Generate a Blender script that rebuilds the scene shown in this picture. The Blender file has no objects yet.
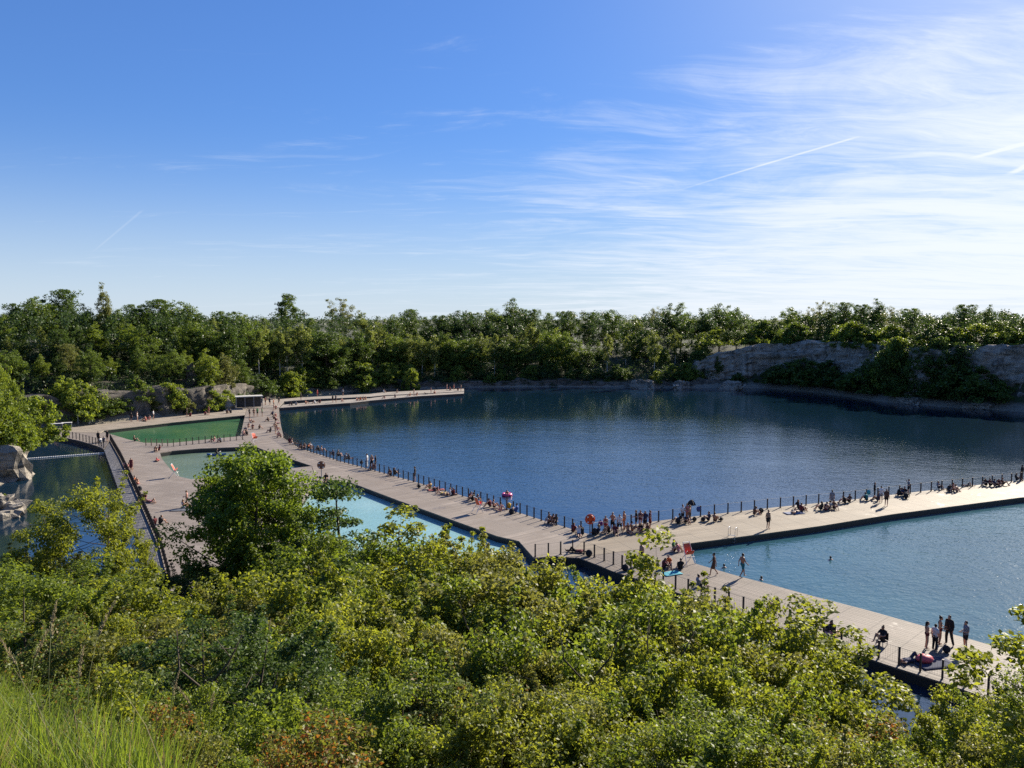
import bpy, math, random
import numpy as np
from mathutils import Vector, noise as mnoise
from mathutils.geometry import tessellate_polygon
from math import radians, sin, cos, pi, atan2, hypot, sqrt

random.seed(7)
rng = np.random.default_rng(7)
SC = bpy.context.scene
COL = SC.collection

# ------------------------------------------------------------------ camera, sky, sun, exposure
F, PITCH, EYE = 770.0, radians(4.9), 20.0
cam_d = bpy.data.cameras.new("camera")
cam_d.sensor_width = 36.0
cam_d.lens = F / 1024 * 36.0
cam_d.clip_start, cam_d.clip_end = 0.1, 12000
cam = bpy.data.objects.new("camera", cam_d)
COL.objects.link(cam)
cam.location = (0, 0, EYE)
cam.rotation_euler = (radians(90) - PITCH, 0, 0)
SC.camera = cam

SUN_AZ, SUN_EL = radians(42), radians(28)          # azimuth clockwise from the view direction (+Y)
SUN_STRENGTH, SKY_STRENGTH, EXPOSURE = 5.0, 0.064, 1.05
SC.view_settings.view_transform = 'Standard'
SC.view_settings.look = 'None'
SC.view_settings.gamma = 1.0
SC.view_settings.exposure = EXPOSURE
SC.view_settings.use_curve_mapping = False
SC.cycles.use_denoising = False
SC.cycles.max_bounces = 6
SC.cycles.transparent_max_bounces = 4
SC.cycles.caustics_reflective = False
SC.cycles.caustics_refractive = False

sun_d = bpy.data.lights.new("sun", 'SUN')
sun_d.energy = SUN_STRENGTH
sun_d.angle = radians(0.53)
sun_d.color = (1.0, 0.90, 0.74)
sun = bpy.data.objects.new("sun", sun_d)
COL.objects.link(sun)
S = Vector((sin(SUN_AZ) * cos(SUN_EL), cos(SUN_AZ) * cos(SUN_EL), sin(SUN_EL)))
sun.rotation_euler = (-S).to_track_quat('-Z', 'Y').to_euler()
sun.location = S * 300


class NB:
    """small node-tree builder"""
    def __init__(s, tree):
        s.t = tree
        s.n = tree.nodes
        s.l = tree.links

    def new(s, typ, **kw):
        n = s.n.new(typ)
        for k, v in kw.items():
            setattr(n, k, v)
        return n

    def put(s, sock, v):
        if isinstance(v, bpy.types.NodeSocket):
            s.l.new(v, sock)
        elif v is not None:
            sock.default_value = v

    def math(s, op, a, b=None, c=None, clamp=False):
        n = s.new('ShaderNodeMath', operation=op, use_clamp=clamp)
        for i, v in enumerate((a, b, c)):
            if v is not None:
                s.put(n.inputs[i], v)
        return n.outputs[0]

    def vmath(s, op, a, b=None):
        n = s.new('ShaderNodeVectorMath', operation=op)
        s.put(n.inputs[0], a)
        if b is not None:
            s.put(n.inputs[1], b)
        return n.outputs['Value'] if op in ('DOT_PRODUCT', 'LENGTH', 'DISTANCE') else n.outputs[0]

    def mix(s, fac, a, b):
        n = s.new('ShaderNodeMix', data_type='RGBA')
        s.put(n.inputs[0], fac)
        s.put(n.inputs[6], a)
        s.put(n.inputs[7], b)
        return n.outputs[2]

    def ramp(s, fac, stops, interp='LINEAR'):
        n = s.new('ShaderNodeValToRGB')
        n.color_ramp.interpolation = interp
        e = n.color_ramp.elements
        while len(e) < len(stops):
            e.new(0.5)
        for el, (p, c) in zip(e, stops):
            el.position = p
            el.color = c if len(c) == 4 else (*c, 1)
        s.put(n.inputs[0], fac)
        return n.outputs[0]

    def noise(s, vec, scale, detail=4, rough=0.55, dist=0.0):
        n = s.new('ShaderNodeTexNoise')
        s.put(n.inputs['Vector'], vec)
        n.inputs['Scale'].default_value = scale
        n.inputs['Detail'].default_value = detail
        n.inputs['Roughness'].default_value = rough
        n.inputs['Distortion'].default_value = dist
        return n.outputs[0]

    def mapping(s, vec, loc=(0, 0, 0), rot=(0, 0, 0), scale=(1, 1, 1)):
        n = s.new('ShaderNodeMapping')
        s.put(n.inputs[0], vec)
        n.inputs[1].default_value = loc
        n.inputs[2].default_value = rot
        n.inputs[3].default_value = scale
        return n.outputs[0]

    def smooth(s, v, a, b):
        n = s.new('ShaderNodeMapRange', interpolation_type='SMOOTHSTEP')
        s.put(n.inputs[0], v)
        n.inputs[1].default_value = a
        n.inputs[2].default_value = b
        return n.outputs[0]


def g4(c):
    return (*c, 1.0) if len(c) == 3 else c


def pix_dir(px, py):
    """unit direction of a point of the photograph"""
    r, u = (px - 512) / F, (384 - py) / F
    v = Vector((r, cos(PITCH) + u * sin(PITCH), -sin(PITCH) + u * cos(PITCH)))
    return v.normalized()


def P(px, py, z=0.0):
    d = pix_dir(px, py)
    t = (z - EYE) / d.z
    return (d.x * t, d.y * t)


world = bpy.data.worlds.new("World")
SC.world = world
world.use_nodes = True
wt = NB(world.node_tree)
wt.n.clear()
sky = wt.new('ShaderNodeTexSky', sky_type='NISHITA')
sky.sun_disc = False
sky.sun_elevation = SUN_EL
sky.sun_rotation = SUN_AZ
sky.altitude = 200
sky.air_density = 1.0
sky.dust_density = 0.0
sky.ozone_density = 3.0
tc = wt.new('ShaderNodeTexCoord')
sep = wt.new('ShaderNodeSeparateXYZ')
wt.put(sep.inputs[0], tc.outputs['Generated'])
dx, dy, dz = sep.outputs
zz = wt.math('ADD', wt.math('MAXIMUM', dz, 0.0), 0.07)
pu = wt.math('DIVIDE', dx, zz)
pv = wt.math('DIVIDE', dy, zz)
comb = wt.new('ShaderNodeCombineXYZ')
wt.put(comb.inputs[0], pu)
wt.put(comb.inputs[1], pv)
pl = comb.outputs[0]                                 # a cloud layer seen from below: plane coordinates
warp = wt.noise(wt.mapping(pl, scale=(0.5, 0.5, 1)), 1.0, 3)
wv = wt.new('ShaderNodeVectorMath', operation='MULTIPLY_ADD')
cw = wt.new('ShaderNodeCombineXYZ')
wt.put(cw.inputs[0], warp)
wt.put(cw.inputs[1], warp)
wt.put(wv.inputs[0], cw.outputs[0])
wv.inputs[1].default_value = (0.9, 0.9, 0)
wt.put(wv.inputs[2], pl)
plw = wv.outputs[0]
c1 = wt.noise(wt.mapping(plw, rot=(0, 0, radians(-8)), scale=(0.42, 1.05, 1), loc=(3.1, 0.4, 0)), 1.0, 9, 0.64, 0.9)
c2 = wt.noise(wt.mapping(plw, rot=(0, 0, radians(-24)), scale=(0.7, 2.3, 1), loc=(0.7, 5.0, 0)), 1.5, 9, 0.70, 1.6)
az = wt.math('ARCTAN2', dx, dy)
m_az = wt.smooth(az, -0.22, 0.55)
lowm = wt.smooth(dz, 0.27, 0.04)
hi_cut = wt.smooth(dz, 0.40, 0.27)
band = wt.math('MULTIPLY', m_az, hi_cut)
cover = wt.math('ADD', wt.math('MULTIPLY', band, 0.40), wt.math('MULTIPLY', wt.math('MULTIPLY', lowm, wt.smooth(az, -0.75, 0.3)), 0.20))
dens = wt.math('ADD', wt.math('MULTIPLY', c1, 0.62), wt.math('MULTIPLY', c2, 0.38))
cl = wt.smooth(wt.math('ADD', dens, wt.math('MULTIPLY', cover, 0.60)), 0.56, 0.92)
faint = wt.math('MULTIPLY', wt.smooth(c2, 0.58, 0.85), 0.07)
cl = wt.math('MAXIMUM', cl, faint)


def trail(p0, p1, width, strength, fade_first):
    """a vapour trail: a straight line across the cloud layer"""
    a, b = pix_dir(*p0), pix_dir(*p1)
    A = (a.x / (a.z + 0.07), a.y / (a.z + 0.07))
    B = (b.x / (b.z + 0.07), b.y / (b.z + 0.07))
    L = hypot(B[0] - A[0], B[1] - A[1])
    ux, uy = (B[0] - A[0]) / L, (B[1] - A[1]) / L
    rx = wt.math('SUBTRACT', pu, A[0])
    ry = wt.math('SUBTRACT', pv, A[1])
    along = wt.math('ADD', wt.math('MULTIPLY', rx, ux), wt.math('MULTIPLY', ry, uy))
    across = wt.math('ABSOLUTE', wt.math('SUBTRACT', wt.math('MULTIPLY', rx, uy), wt.math('MULTIPLY', ry, ux)))
    t = wt.math('DIVIDE', along, L)
    ends = wt.math('MULTIPLY', wt.smooth(t, 0.0, fade_first), wt.smooth(t, 1.0, 0.93))
    w = wt.math('MULTIPLY', wt.smooth(across, width, width * 0.1), ends)
    return wt.math('MULTIPLY', w, strength)


for tr in (((660, 196), (864, 135), 0.018, 0.46, 0.55), ((88, 256), (144, 209), 0.014, 0.14, 0.4),
           ((966, 160), (1030, 142), 0.035, 0.45, 0.4), ((1004, 177), (1060, 150), 0.035, 0.6, 0.3)):
    cl = wt.math('ADD', cl, trail(*tr), clamp=True)
glow = wt.new('ShaderNodeVectorMath', operation='DOT_PRODUCT')
wt.put(glow.inputs[0], tc.outputs['Generated'])
glow.inputs[1].default_value = S
fwd = wt.math('POWER', wt.math('MAXIMUM', glow.outputs['Value'], 0.0), 14.0)
ccol = wt.mix(fwd, (7.0, 7.4, 8.0, 1), (9.2, 9.2, 9.1, 1))
veil = wt.math('MULTIPLY', fwd, 0.50)                # thin bright cirrus round the sun
tint = wt.new('ShaderNodeVectorMath', operation='MULTIPLY')       # cooler white balance
wt.put(tint.inputs[0], sky.outputs[0])
tint.inputs[1].default_value = (0.78, 1.11, 1.66)
lum = wt.vmath('DOT_PRODUCT', tint.outputs[0], (0.25, 0.5, 0.25))
soft = wt.math('DIVIDE', 1.0, wt.math('ADD', 1.0, wt.math('MULTIPLY', lum, 0.12)))
tone = wt.new('ShaderNodeVectorMath', operation='SCALE')
wt.put(tone.inputs[0], tint.outputs[0])
wt.put(tone.inputs['Scale'], soft)
haze_f = wt.math('MULTIPLY', wt.math('POWER', wt.smooth(dz, 0.30, -0.02), 2.2), 0.72)      # paler air towards the horizon
skyb = wt.mix(haze_f, tone.outputs[0], (5.5, 6.15, 7.1, 1))
skyc = wt.mix(veil, skyb, (8.4, 8.6, 8.9, 1))
skyc = wt.mix(wt.math('MULTIPLY', cl, 0.80), skyc, ccol)
bg = wt.new('ShaderNodeBackground')
wt.put(bg.inputs[0], skyc)
bg.inputs[1].default_value = SKY_STRENGTH
wo = wt.new('ShaderNodeOutputWorld')
wt.l.new(bg.outputs[0], wo.inputs[0])

# ------------------------------------------------------------------ helpers: materials and meshes
def material(name):
    m = bpy.data.materials.new(name)
    m.use_nodes = True
    b = NB(m.node_tree)
    pr = next(n for n in b.n if n.type == 'BSDF_PRINCIPLED')
    return m, b, pr


def plain(name, col, rough=0.7, metal=0.0, vary=0.12, scale=6.0):
    m, b, pr = material(name)
    t = b.new('ShaderNodeTexCoord')
    n = b.noise(t.outputs['Object'], scale, 4)
    lo = tuple(c * (1 - vary) for c in col)
    hi = tuple(min(1, c * (1 + vary)) for c in col)
    b.put(pr.inputs['Base Color'], b.mix(n, g4(lo), g4(hi)))
    pr.inputs['Roughness'].default_value = rough
    pr.inputs['Metallic'].default_value = metal
    return m


def leaf_mat(name, dark, light, trans=0.38, extra=None, rough=0.5, spec=0.26):
    m, b, pr = material(name)
    geo = b.new('ShaderNodeNewGeometry')
    oi = b.new('ShaderNodeObjectInfo')
    isl = geo.outputs['Random Per Island']
    v = b.math('ADD', b.math('MULTIPLY', isl, 0.6), b.math('MULTIPLY', oi.outputs['Random'], 0.4))
    stops = [(0.1, g4(dark)), (0.85, g4(light))]
    c = b.ramp(v, stops)
    if extra:
        col, share = extra
        k = b.smooth(b.math('FRACT', b.math('MULTIPLY', isl, 37.3)), 1 - share, 1 - share * 0.6)
        c = b.mix(k, c, g4(col))
    b.put(pr.inputs['Base Color'], c)
    pr.inputs['Roughness'].default_value = rough
    pr.inputs['Specular IOR Level'].default_value = spec
    tr = b.new('ShaderNodeBsdfTranslucent')
    hs = b.new('ShaderNodeHueSaturation')
    hs.inputs['Hue'].default_value = 0.480
    hs.inputs['Saturation'].default_value = 1.12
    hs.inputs['Value'].default_value = 2.1
    b.put(hs.inputs['Color'], c)
    b.put(tr.inputs[0], hs.outputs[0])
    ms = b.new('ShaderNodeMixShader')
    ms.inputs[0].default_value = trans
    b.l.new(pr.outputs[0], ms.inputs[1])
    b.l.new(tr.outputs[0], ms.inputs[2])
    out = next(n for n in b.n if n.type == 'OUTPUT_MATERIAL')
    b.l.new(ms.outputs[0], out.inputs[0])
    return m


def np_mesh(name, verts, faces, mats=(), smooth=False, mat_idx=None):
    """verts (N,3), faces (M,k) arrays -> mesh"""
    me = bpy.data.meshes.new(name)
    verts = np.asarray(verts, dtype=np.float32)
    faces = np.asarray(faces, dtype=np.int32)
    k = faces.shape[1]
    me.vertices.add(len(verts))
    me.vertices.foreach_set('co', verts.ravel())
    me.loops.add(faces.size)
    me.loops.foreach_set('vertex_index', faces.ravel())
    me.polygons.add(len(faces))
    me.polygons.foreach_set('loop_start', np.arange(0, faces.size, k, dtype=np.int32))
    if smooth:
        me.polygons.foreach_set('use_smooth', np.ones(len(faces), dtype=bool))
    if mat_idx is not None:
        me.polygons.foreach_set('material_index', np.asarray(mat_idx, dtype=np.int32))
    me.update(calc_edges=True)
    for m in mats:
        me.materials.append(m)
    return me


class MB:
    """collects simple solids into ONE mesh"""
    def __init__(s):
        s.v, s.f = [], []

    def add(s, vs, fs):
        o = len(s.v)
        s.v += [tuple(p) for p in vs]
        s.f += [tuple(i + o for i in f) for f in fs]

    def box(s, c, size, rz=0.0):
        hx, hy, hz = (k / 2 for k in size)
        ca, sa = cos(rz), sin(rz)
        vs = []
        for z in (-hz, hz):
            for x, y in ((-hx, -hy), (hx, -hy), (hx, hy), (-hx, hy)):
                vs.append((c[0] + x * ca - y * sa, c[1] + x * sa + y * ca, c[2] + z))
        s.add(vs, [(3, 2, 1, 0), (4, 5, 6, 7), (0, 1, 5, 4), (1, 2, 6, 5), (2, 3, 7, 6), (3, 0, 4, 7)])

    def tube(s, pts, radii, seg=6, cap=True):
        pts = [Vector(p) for p in pts]
        if not hasattr(radii, '__len__'):
            radii = [radii] * len(pts)
        rings = []
        up = Vector((0.13, 0.21, 0.97)).normalized()
        for i, p in enumerate(pts):
            d = (pts[min(i + 1, len(pts) - 1)] - pts[max(i - 1, 0)]).normalized()
            a = d.cross(up)
            if a.length < 1e-3:
                a = d.cross(Vector((1, 0, 0)))
            a.normalize()
            b = d.cross(a)
            rings.append([p + (a * cos(2 * pi * k / seg) + b * sin(2 * pi * k / seg)) * radii[i] for k in range(seg)])
        vs = [v for r in rings for v in r]
        fs = []
        for i in range(len(pts) - 1):
            for k in range(seg):
                k2 = (k + 1) % seg
                fs.append((i * seg + k, i * seg + k2, (i + 1) * seg + k2, (i + 1) * seg + k))
        if cap:
            fs.append(tuple(range(seg))[::-1])
            fs.append(tuple((len(pts) - 1) * seg + k for k in range(seg)))
        s.add(vs, fs)

    def prism(s, poly, z0, z1):
        n = len(poly)
        area = sum(poly[i][0] * poly[(i + 1) % n][1] - poly[(i + 1) % n][0] * poly[i][1] for i in range(n))
        if area < 0:
            poly = poly[::-1]
        tris = tessellate_polygon([[Vector((x, y, 0)) for x, y in poly]])
        vs = [(x, y, z1) for x, y in poly] + [(x, y, z0) for x, y in poly]
        fs = []
        for t in tris:
            a, b, c = (Vector((*poly[i], 0)) for i in t)
            if (b - a).cross(c - a).z < 0:
                t = t[::-1]
            fs.append(tuple(t))
            fs.append(tuple(i + n for i in t[::-1]))
        for i in range(n):
            j = (i + 1) % n
            fs.append((i, i + n, j + n, j))
        s.add(vs, fs)

    def ellipsoid(s, c, r, seg=12, rings=8):
        vs, fs = [], []
        for i in range(rings + 1):
            th = pi * i / rings
            for k in range(seg):
                ph = 2 * pi * k / seg
                vs.append((c[0] + r[0] * sin(th) * cos(ph), c[1] + r[1] * sin(th) * sin(ph), c[2] + r[2] * cos(th)))
        for i in range(rings):
            for k in range(seg):
                k2 = (k + 1) % seg
                fs.append((i * seg + k, (i + 1) * seg + k, (i + 1) * seg + k2, i * seg + k2))
        s.add(vs, fs)

    def torus(s, c, R, r, axis='y', seg=24, rs=8):
        vs, fs = [], []
        for i in range(seg):
            a = 2 * pi * i / seg
            for k in range(rs):
                b = 2 * pi * k / rs
                q = R + r * cos(b)
                x, y, z = q * cos(a), r * sin(b), q * sin(a)
                if axis == 'z':
                    y, z = z, y
                vs.append((c[0] + x, c[1] + y, c[2] + z))
        for i in range(seg):
            for k in range(rs):
                i2, k2 = (i + 1) % seg, (k + 1) % rs
                fs.append((i * rs + k, i2 * rs + k, i2 * rs + k2, i * rs + k2))
        s.add(vs, fs)

    def mesh(s, name, mat=None, smooth=False):
        me = bpy.data.meshes.new(name)
        me.from_pydata(s.v, [], s.f)
        if mat:
            me.materials.append(mat)
        if smooth:
            me.polygons.foreach_set('use_smooth', np.ones(len(me.polygons), dtype=bool))
        me.update()
        return me

    def obj(s, name, mat=None, parent=None, smooth=False, loc=None):
        return put(name, s.mesh(name, mat, smooth), parent, loc)


def put(name, me, parent=None, loc=None, rz=0.0, sc=None):
    o = bpy.data.objects.new(name, me)
    COL.objects.link(o)
    if parent is not None:
        o.parent = parent
    if loc is not None:
        o.location = loc
    if rz:
        o.rotation_euler = (0, 0, rz)
    if sc is not None:
        o.scale = sc if hasattr(sc, '__len__') else (sc, sc, sc)
    return o


def tag(o, label, cat, group=None):
    o['label'] = label
    o['category'] = cat
    if group:
        o['group'] = group
    return o


def thing(name, label, cat, loc=(0, 0, 0), rz=0.0, group=None, sc=None):
    o = put(name, None, None, loc, rz, sc)
    o.empty_display_size = 0.2
    return tag(o, label, cat, group)


def structure(o):
    o['kind'] = 'structure'
    return o


def repaint(o, *mats):
    """own materials on an object whose mesh is shared"""
    for i, m in enumerate(mats):
        if i < len(o.material_slots):
            o.material_slots[i].link = 'OBJECT'
            o.material_slots[i].material = m
    return o


# ------------------------------------------------------------------ materials
def rock_mat(name, lo, hi, strata=True):
    m, b, pr = material(name)
    t = b.new('ShaderNodeTexCoord').outputs['Object']
    n1 = b.noise(t, 0.35, 8, 0.65)
    n2 = b.noise(b.mapping(t, scale=(0.25, 0.25, 1.6)), 1.1, 6, 0.6)
    n3 = b.noise(t, 2.4, 8, 0.7)
    c = b.ramp(n1, [(0.3, lo), (0.72, hi)])
    c = b.mix(b.smooth(n2, 0.52, 0.70), c, g4(tuple(k * 0.52 for k in lo)))
    c = b.mix(b.smooth(n3, 0.55, 0.8), c, g4(tuple(min(1, k * 1.15) for k in hi)))
    soot = b.noise(b.mapping(t, scale=(0.5, 0.5, 0.12)), 1.0, 5, 0.6)
    c = b.mix(b.math('MULTIPLY', b.smooth(soot, 0.53, 0.68), 0.75), c, (0.05, 0.048, 0.038, 1))
    b.put(pr.inputs['Base Color'], c)
    pr.inputs['Roughness'].default_value = 0.9
    bp = b.new('ShaderNodeBump')
    bp.inputs['Strength'].default_value = 0.9
    bp.inputs['Distance'].default_value = 0.35
    n5 = b.noise(b.mapping(t, scale=(1.2, 1.2, 3.0)), 2.2, 8, 0.75)
    b.put(bp.inputs['Height'], b.math('ADD', b.math('ADD', n3, b.math('MULTIPLY', n2, 0.9)), b.math('MULTIPLY', n5, 0.5)))
    b.l.new(bp.outputs[0], pr.inputs['Normal'])
    return m


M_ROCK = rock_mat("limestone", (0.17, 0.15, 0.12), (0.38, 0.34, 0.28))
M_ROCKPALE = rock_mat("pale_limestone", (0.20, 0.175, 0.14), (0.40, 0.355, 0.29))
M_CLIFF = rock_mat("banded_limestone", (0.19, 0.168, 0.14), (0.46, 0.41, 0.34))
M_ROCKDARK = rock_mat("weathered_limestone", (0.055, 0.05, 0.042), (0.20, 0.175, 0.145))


def deck_mat(name, col, ang, vary=0.26):
    m, b, pr = material(name)
    t = b.new('ShaderNodeTexCoord').outputs['Object']
    v = b.mapping(t, rot=(0, 0, ang))
    w = b.new('ShaderNodeTexWave', wave_type='BANDS', bands_direction='Y', wave_profile='SAW')
    b.put(w.inputs[0], v)
    w.inputs['Scale'].default_value = 1.0 / 0.29 * 0.159 * 2
    w.inputs['Distortion'].default_value = 0.0
    gap = b.smooth(w.outputs[1], 0.10, 0.0)
    board = b.noise(b.mapping(v, scale=(0.10, 3.4, 1)), 1.0, 2, 0.5)
    patch = b.noise(t, 0.22, 5, 0.6)
    wet = b.noise(t, 0.55, 6, 0.7)
    cell = b.new('ShaderNodeVectorMath', operation='FLOOR')
    b.put(cell.inputs[0], b.mapping(v, scale=(1 / 2.4, 1 / 0.87, 0)))
    wn = b.new('ShaderNodeTexWhiteNoise', noise_dimensions='2D')
    b.put(wn.inputs['Vector'], cell.outputs[0])
    jn = b.new('ShaderNodeTexWave', wave_type='BANDS', bands_direction='X', wave_profile='SAW')
    b.put(jn.inputs[0], v)
    jn.inputs['Scale'].default_value = 0.318 / 2.4
    gap = b.math('MAXIMUM', gap, b.math('MULTIPLY', b.smooth(jn.outputs[1], 0.035, 0.0), 0.8))
    lo = tuple(k * (1 - vary) for k in col)
    hi = tuple(k * (1 + vary) for k in col)
    c = b.mix(b.smooth(board, 0.3, 0.7), g4(lo), g4(hi))
    c = b.mix(b.smooth(patch, 0.35, 0.7), c, g4(tuple(k * 0.84 for k in col)))
    c = b.mix(b.math('MULTIPLY', wn.outputs[0], 0.50), c, g4((col[0] * 0.62, col[1] * 0.58, col[2] * 0.54)))     # boards replaced at different times
    c = b.mix(b.math('MULTIPLY', b.smooth(wet, 0.60, 0.72), 0.45), c, g4(tuple(k * 0.55 for k in col)))
    c = b.mix(b.math('MULTIPLY', gap, 0.8), c, (0.05, 0.045, 0.04, 1))
    b.put(pr.inputs['Base Color'], c)
    b.put(pr.inputs['Roughness'], b.math('SUBTRACT', 0.72, b.math('MULTIPLY', b.smooth(wet, 0.60, 0.72), 0.3)))
    bp = b.new('ShaderNodeBump')
    bp.inputs['Strength'].default_value = 0.5
    bp.inputs['Distance'].default_value = 0.02
    b.put(bp.inputs['Height'], b.math('ADD', board, b.math('MULTIPLY', gap, -1)))
    b.l.new(bp.outputs[0], pr.inputs['Normal'])
    return m


M_FLOAT = plain("dark_wet_float", (0.03, 0.028, 0.026), 0.5)
M_POST = plain("dark_timber_post", (0.045, 0.035, 0.032), 0.6)
M_WIRE = plain("steel_wire", (0.16, 0.16, 0.16), 0.45, 0.6)
M_STEEL = plain("stainless_steel", (0.6, 0.6, 0.6), 0.3, 0.9)
M_BARK = plain("brown_bark", (0.075, 0.058, 0.042), 0.95, 0, 0.4, 9)
M_BIRCH = plain("birch_bark", (0.42, 0.40, 0.36), 0.8, 0, 0.5, 3)


def water_mat(name, col, amp=0.05, scale=1.0, rough=0.06, patches=True, deep=None, spec=0.5, ior=1.333):
    m, b, pr = material(name)
    t = b.new('ShaderNodeTexCoord').outputs['Object']
    v = b.mapping(t, rot=(0, 0, radians(20)), scale=(0.85, 1.0, 1.0))
    n1 = b.noise(v, 0.85 * scale, 3, 0.55, 0.5)
    n2 = b.noise(v, 2.6 * scale, 2, 0.5, 0.3)
    n4 = b.noise(v, 6.5 * scale, 1, 0.5)
    n3 = b.noise(b.mapping(t, scale=(0.5, 1, 1)), 0.16 * scale, 2, 0.5)
    h = b.math('ADD', b.math('ADD', b.math('MULTIPLY', n1, 0.8), b.math('MULTIPLY', n2, 0.5)), b.math('ADD', b.math('MULTIPLY', n3, 1.0), b.math('MULTIPLY', n4, 0.22)))
    bp = b.new('ShaderNodeBump')
    bp.inputs['Distance'].default_value = amp * 6
    if patches:                                      # wind-ruffled middle, calmer water in the lee of the far banks
        w = b.noise(b.mapping(t, scale=(0.013, 0.030, 1)), 1.0, 5, 0.6, 0.5)
        off = b.vmath('SUBTRACT', t, (14.0, 96.0, 0.0))
        rad = b.vmath('LENGTH', b.vmath('MULTIPLY', off, (1.12, 1.0, 0.0)))
        lee = b.smooth(b.math('ADD', rad, b.math('MULTIPLY', b.math('SUBTRACT', w, 0.5), 70.0)), 72.0, 46.0)
        w2 = b.math('MULTIPLY_ADD', b.smooth(w, 0.36, 0.60), 0.45, 0.55)
        b.put(bp.inputs['Strength'], b.math('MULTIPLY', w2, b.math('MULTIPLY_ADD', lee, 0.70, 0.30)))
    else:
        bp.inputs['Strength'].default_value = 1.0
    b.put(bp.inputs['Height'], h)
    b.l.new(bp.outputs[0], pr.inputs['Normal'])
    if deep:
        k = b.noise(t, 0.06, 4, 0.6)
        b.put(pr.inputs['Base Color'], b.mix(b.smooth(k, 0.35, 0.68), g4(col), g4(deep)))
    else:
        pr.inputs['Base Color'].default_value = g4(col)
    pr.inputs['Roughness'].default_value = rough
    pr.inputs['IOR'].default_value = ior
    pr.inputs['Specular IOR Level'].default_value = spec
    return m


# ------------------------------------------------------------------ shoreline and terrain
# x, y, sector; the lake lies inside this ring
SHORE = [(40, 31, 'near'), (20, 31, 'near'), (5, 34, 'near'), (-10, 40, 'near'), (-22, 50, 'near'), (-32, 56, 'near'),
         (-41, 59, 'near'), (-48, 67, 'near'), (-50, 76, 'spur'), (-57, 82, 'spur'), (-61, 88, 'spur'), (-61, 96, 'spur'),
         (-68, 103, 'spur'), (-90, 115, 'left'), (-91, 127, 'left'), (-83, 135.5, 'left'), (-78.6, 139.4, 'left'), (-74.5, 145.5, 'left'), (-68.3, 152.5, 'left'),
         (-61.5, 161.5, 'left'), (-60.5, 171, 'left'), (-59, 182, 'left'), (-55, 193, 'back'), (-40, 211, 'back'), (-14, 220, 'back'), (14, 223, 'back'),
         (39, 220, 'back'), (54, 219, 'back'), (72, 218, 'right'), (82, 205, 'right'), (88, 183, 'right'), (96, 173, 'right'),
         (105, 166, 'right'), (114, 157, 'right'), (124, 140, 'right'), (128, 110, 'right'), (122, 75, 'right'),
         (100, 46, 'near'), (65, 33, 'near')]
PROF = {
    'near': ([0, 4, 10, 16, 22, 26, 29, 31, 33, 36, 60, 120, 400], [-0.4, 1.2, 3.5, 6.8, 11, 14, 16, 17, 17.8, 18.3, 20, 22, 20]),
    'spur': ([0, 1.5, 4, 8, 20, 40, 120, 400], [-0.5, 0.6, 3.6, 4.6, 8, 13, 18, 18]),
    'left': ([0, 2, 5, 8, 14, 26, 40, 120, 400], [-0.5, 0.8, 3.5, 6.6, 8.2, 12.5, 14, 12, 10]),
    'back': ([0, 2, 4, 9, 22, 40, 120, 400], [-0.6, 0.6, 1.9, 2.6, 5.0, 8.0, 8, 8]),
    'right': ([0, 2, 5, 7, 10, 14, 40, 120, 400], [-0.4, 0.8, 1.6, 5, 12.0, 12.8, 13.2, 11, 8]),
}
SX = np.array([s[0] for s in SHORE], float)
SY = np.array([s[1] for s in SHORE], float)
NS = len(SHORE)


def shore_info(x, y):
    """signed distance (>0 on land) and blended ground height"""
    x = np.atleast_1d(np.asarray(x, float))
    y = np.atleast_1d(np.asarray(y, float))
    best = np.full(x.shape, 1e18)
    wsum = np.zeros(x.shape)
    inside = np.zeros(x.shape, bool)
    ds = []
    for i in range(NS):
        j = (i + 1) % NS
        ax, ay, bx, by = SX[i], SY[i], SX[j], SY[j]
        ex, ey = bx - ax, by - ay
        t = np.clip(((x - ax) * ex + (y - ay) * ey) / (ex * ex + ey * ey), 0, 1)
        d = np.hypot(x - ax - t * ex, y - ay - t * ey)
        ds.append(d)
        best = np.minimum(best, d)
        c = (ay > y) != (by > y)
        with np.errstate(divide='ignore', invalid='ignore'):
            xi = (bx - ax) * (y - ay) / (by - ay) + ax
        inside ^= c & (x < xi)
    hz = np.zeros(x.shape)
    for i in range(NS):
        w = 1.0 / (ds[i] - best + 1.2) ** 3
        xp, fp = PROF[SHORE[i][2]]
        hz += w * np.interp(best, xp, fp)
        wsum += w
    hz /= wsum
    sd = np.where(inside, -best, best)
    hz = np.where(inside, np.maximum(-0.4 - best * 0.5, -5), hz)
    return sd, hz


def ground(x, y):
    sd, h = shore_info(x, y)
    xx = np.atleast_1d(np.asarray(x, float))
    yy = np.atleast_1d(np.asarray(y, float))
    far = np.clip(sd / 12, 0, 1)
    h = h + far * (0.5 * np.sin(xx * 0.19 + 1.3) * np.cos(yy * 0.23) + 0.7 * np.sin(xx * 0.061) * np.sin(yy * 0.05 + 2))
    return h


def G(x, y):
    return float(ground(x, y)[0])


def axis_coords(lo, hi, fine_lo, fine_hi, step):
    a = list(np.arange(fine_lo, fine_hi + step, step))
    s, v = step, fine_lo
    left = []
    while v > lo:
        s *= 1.28
        v -= s
        left.append(v)
    s, v = step, a[-1]
    right = []
    while v < hi:
        s *= 1.28
        v += s
        right.append(v)
    return np.array(left[::-1] + a + right)


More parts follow.
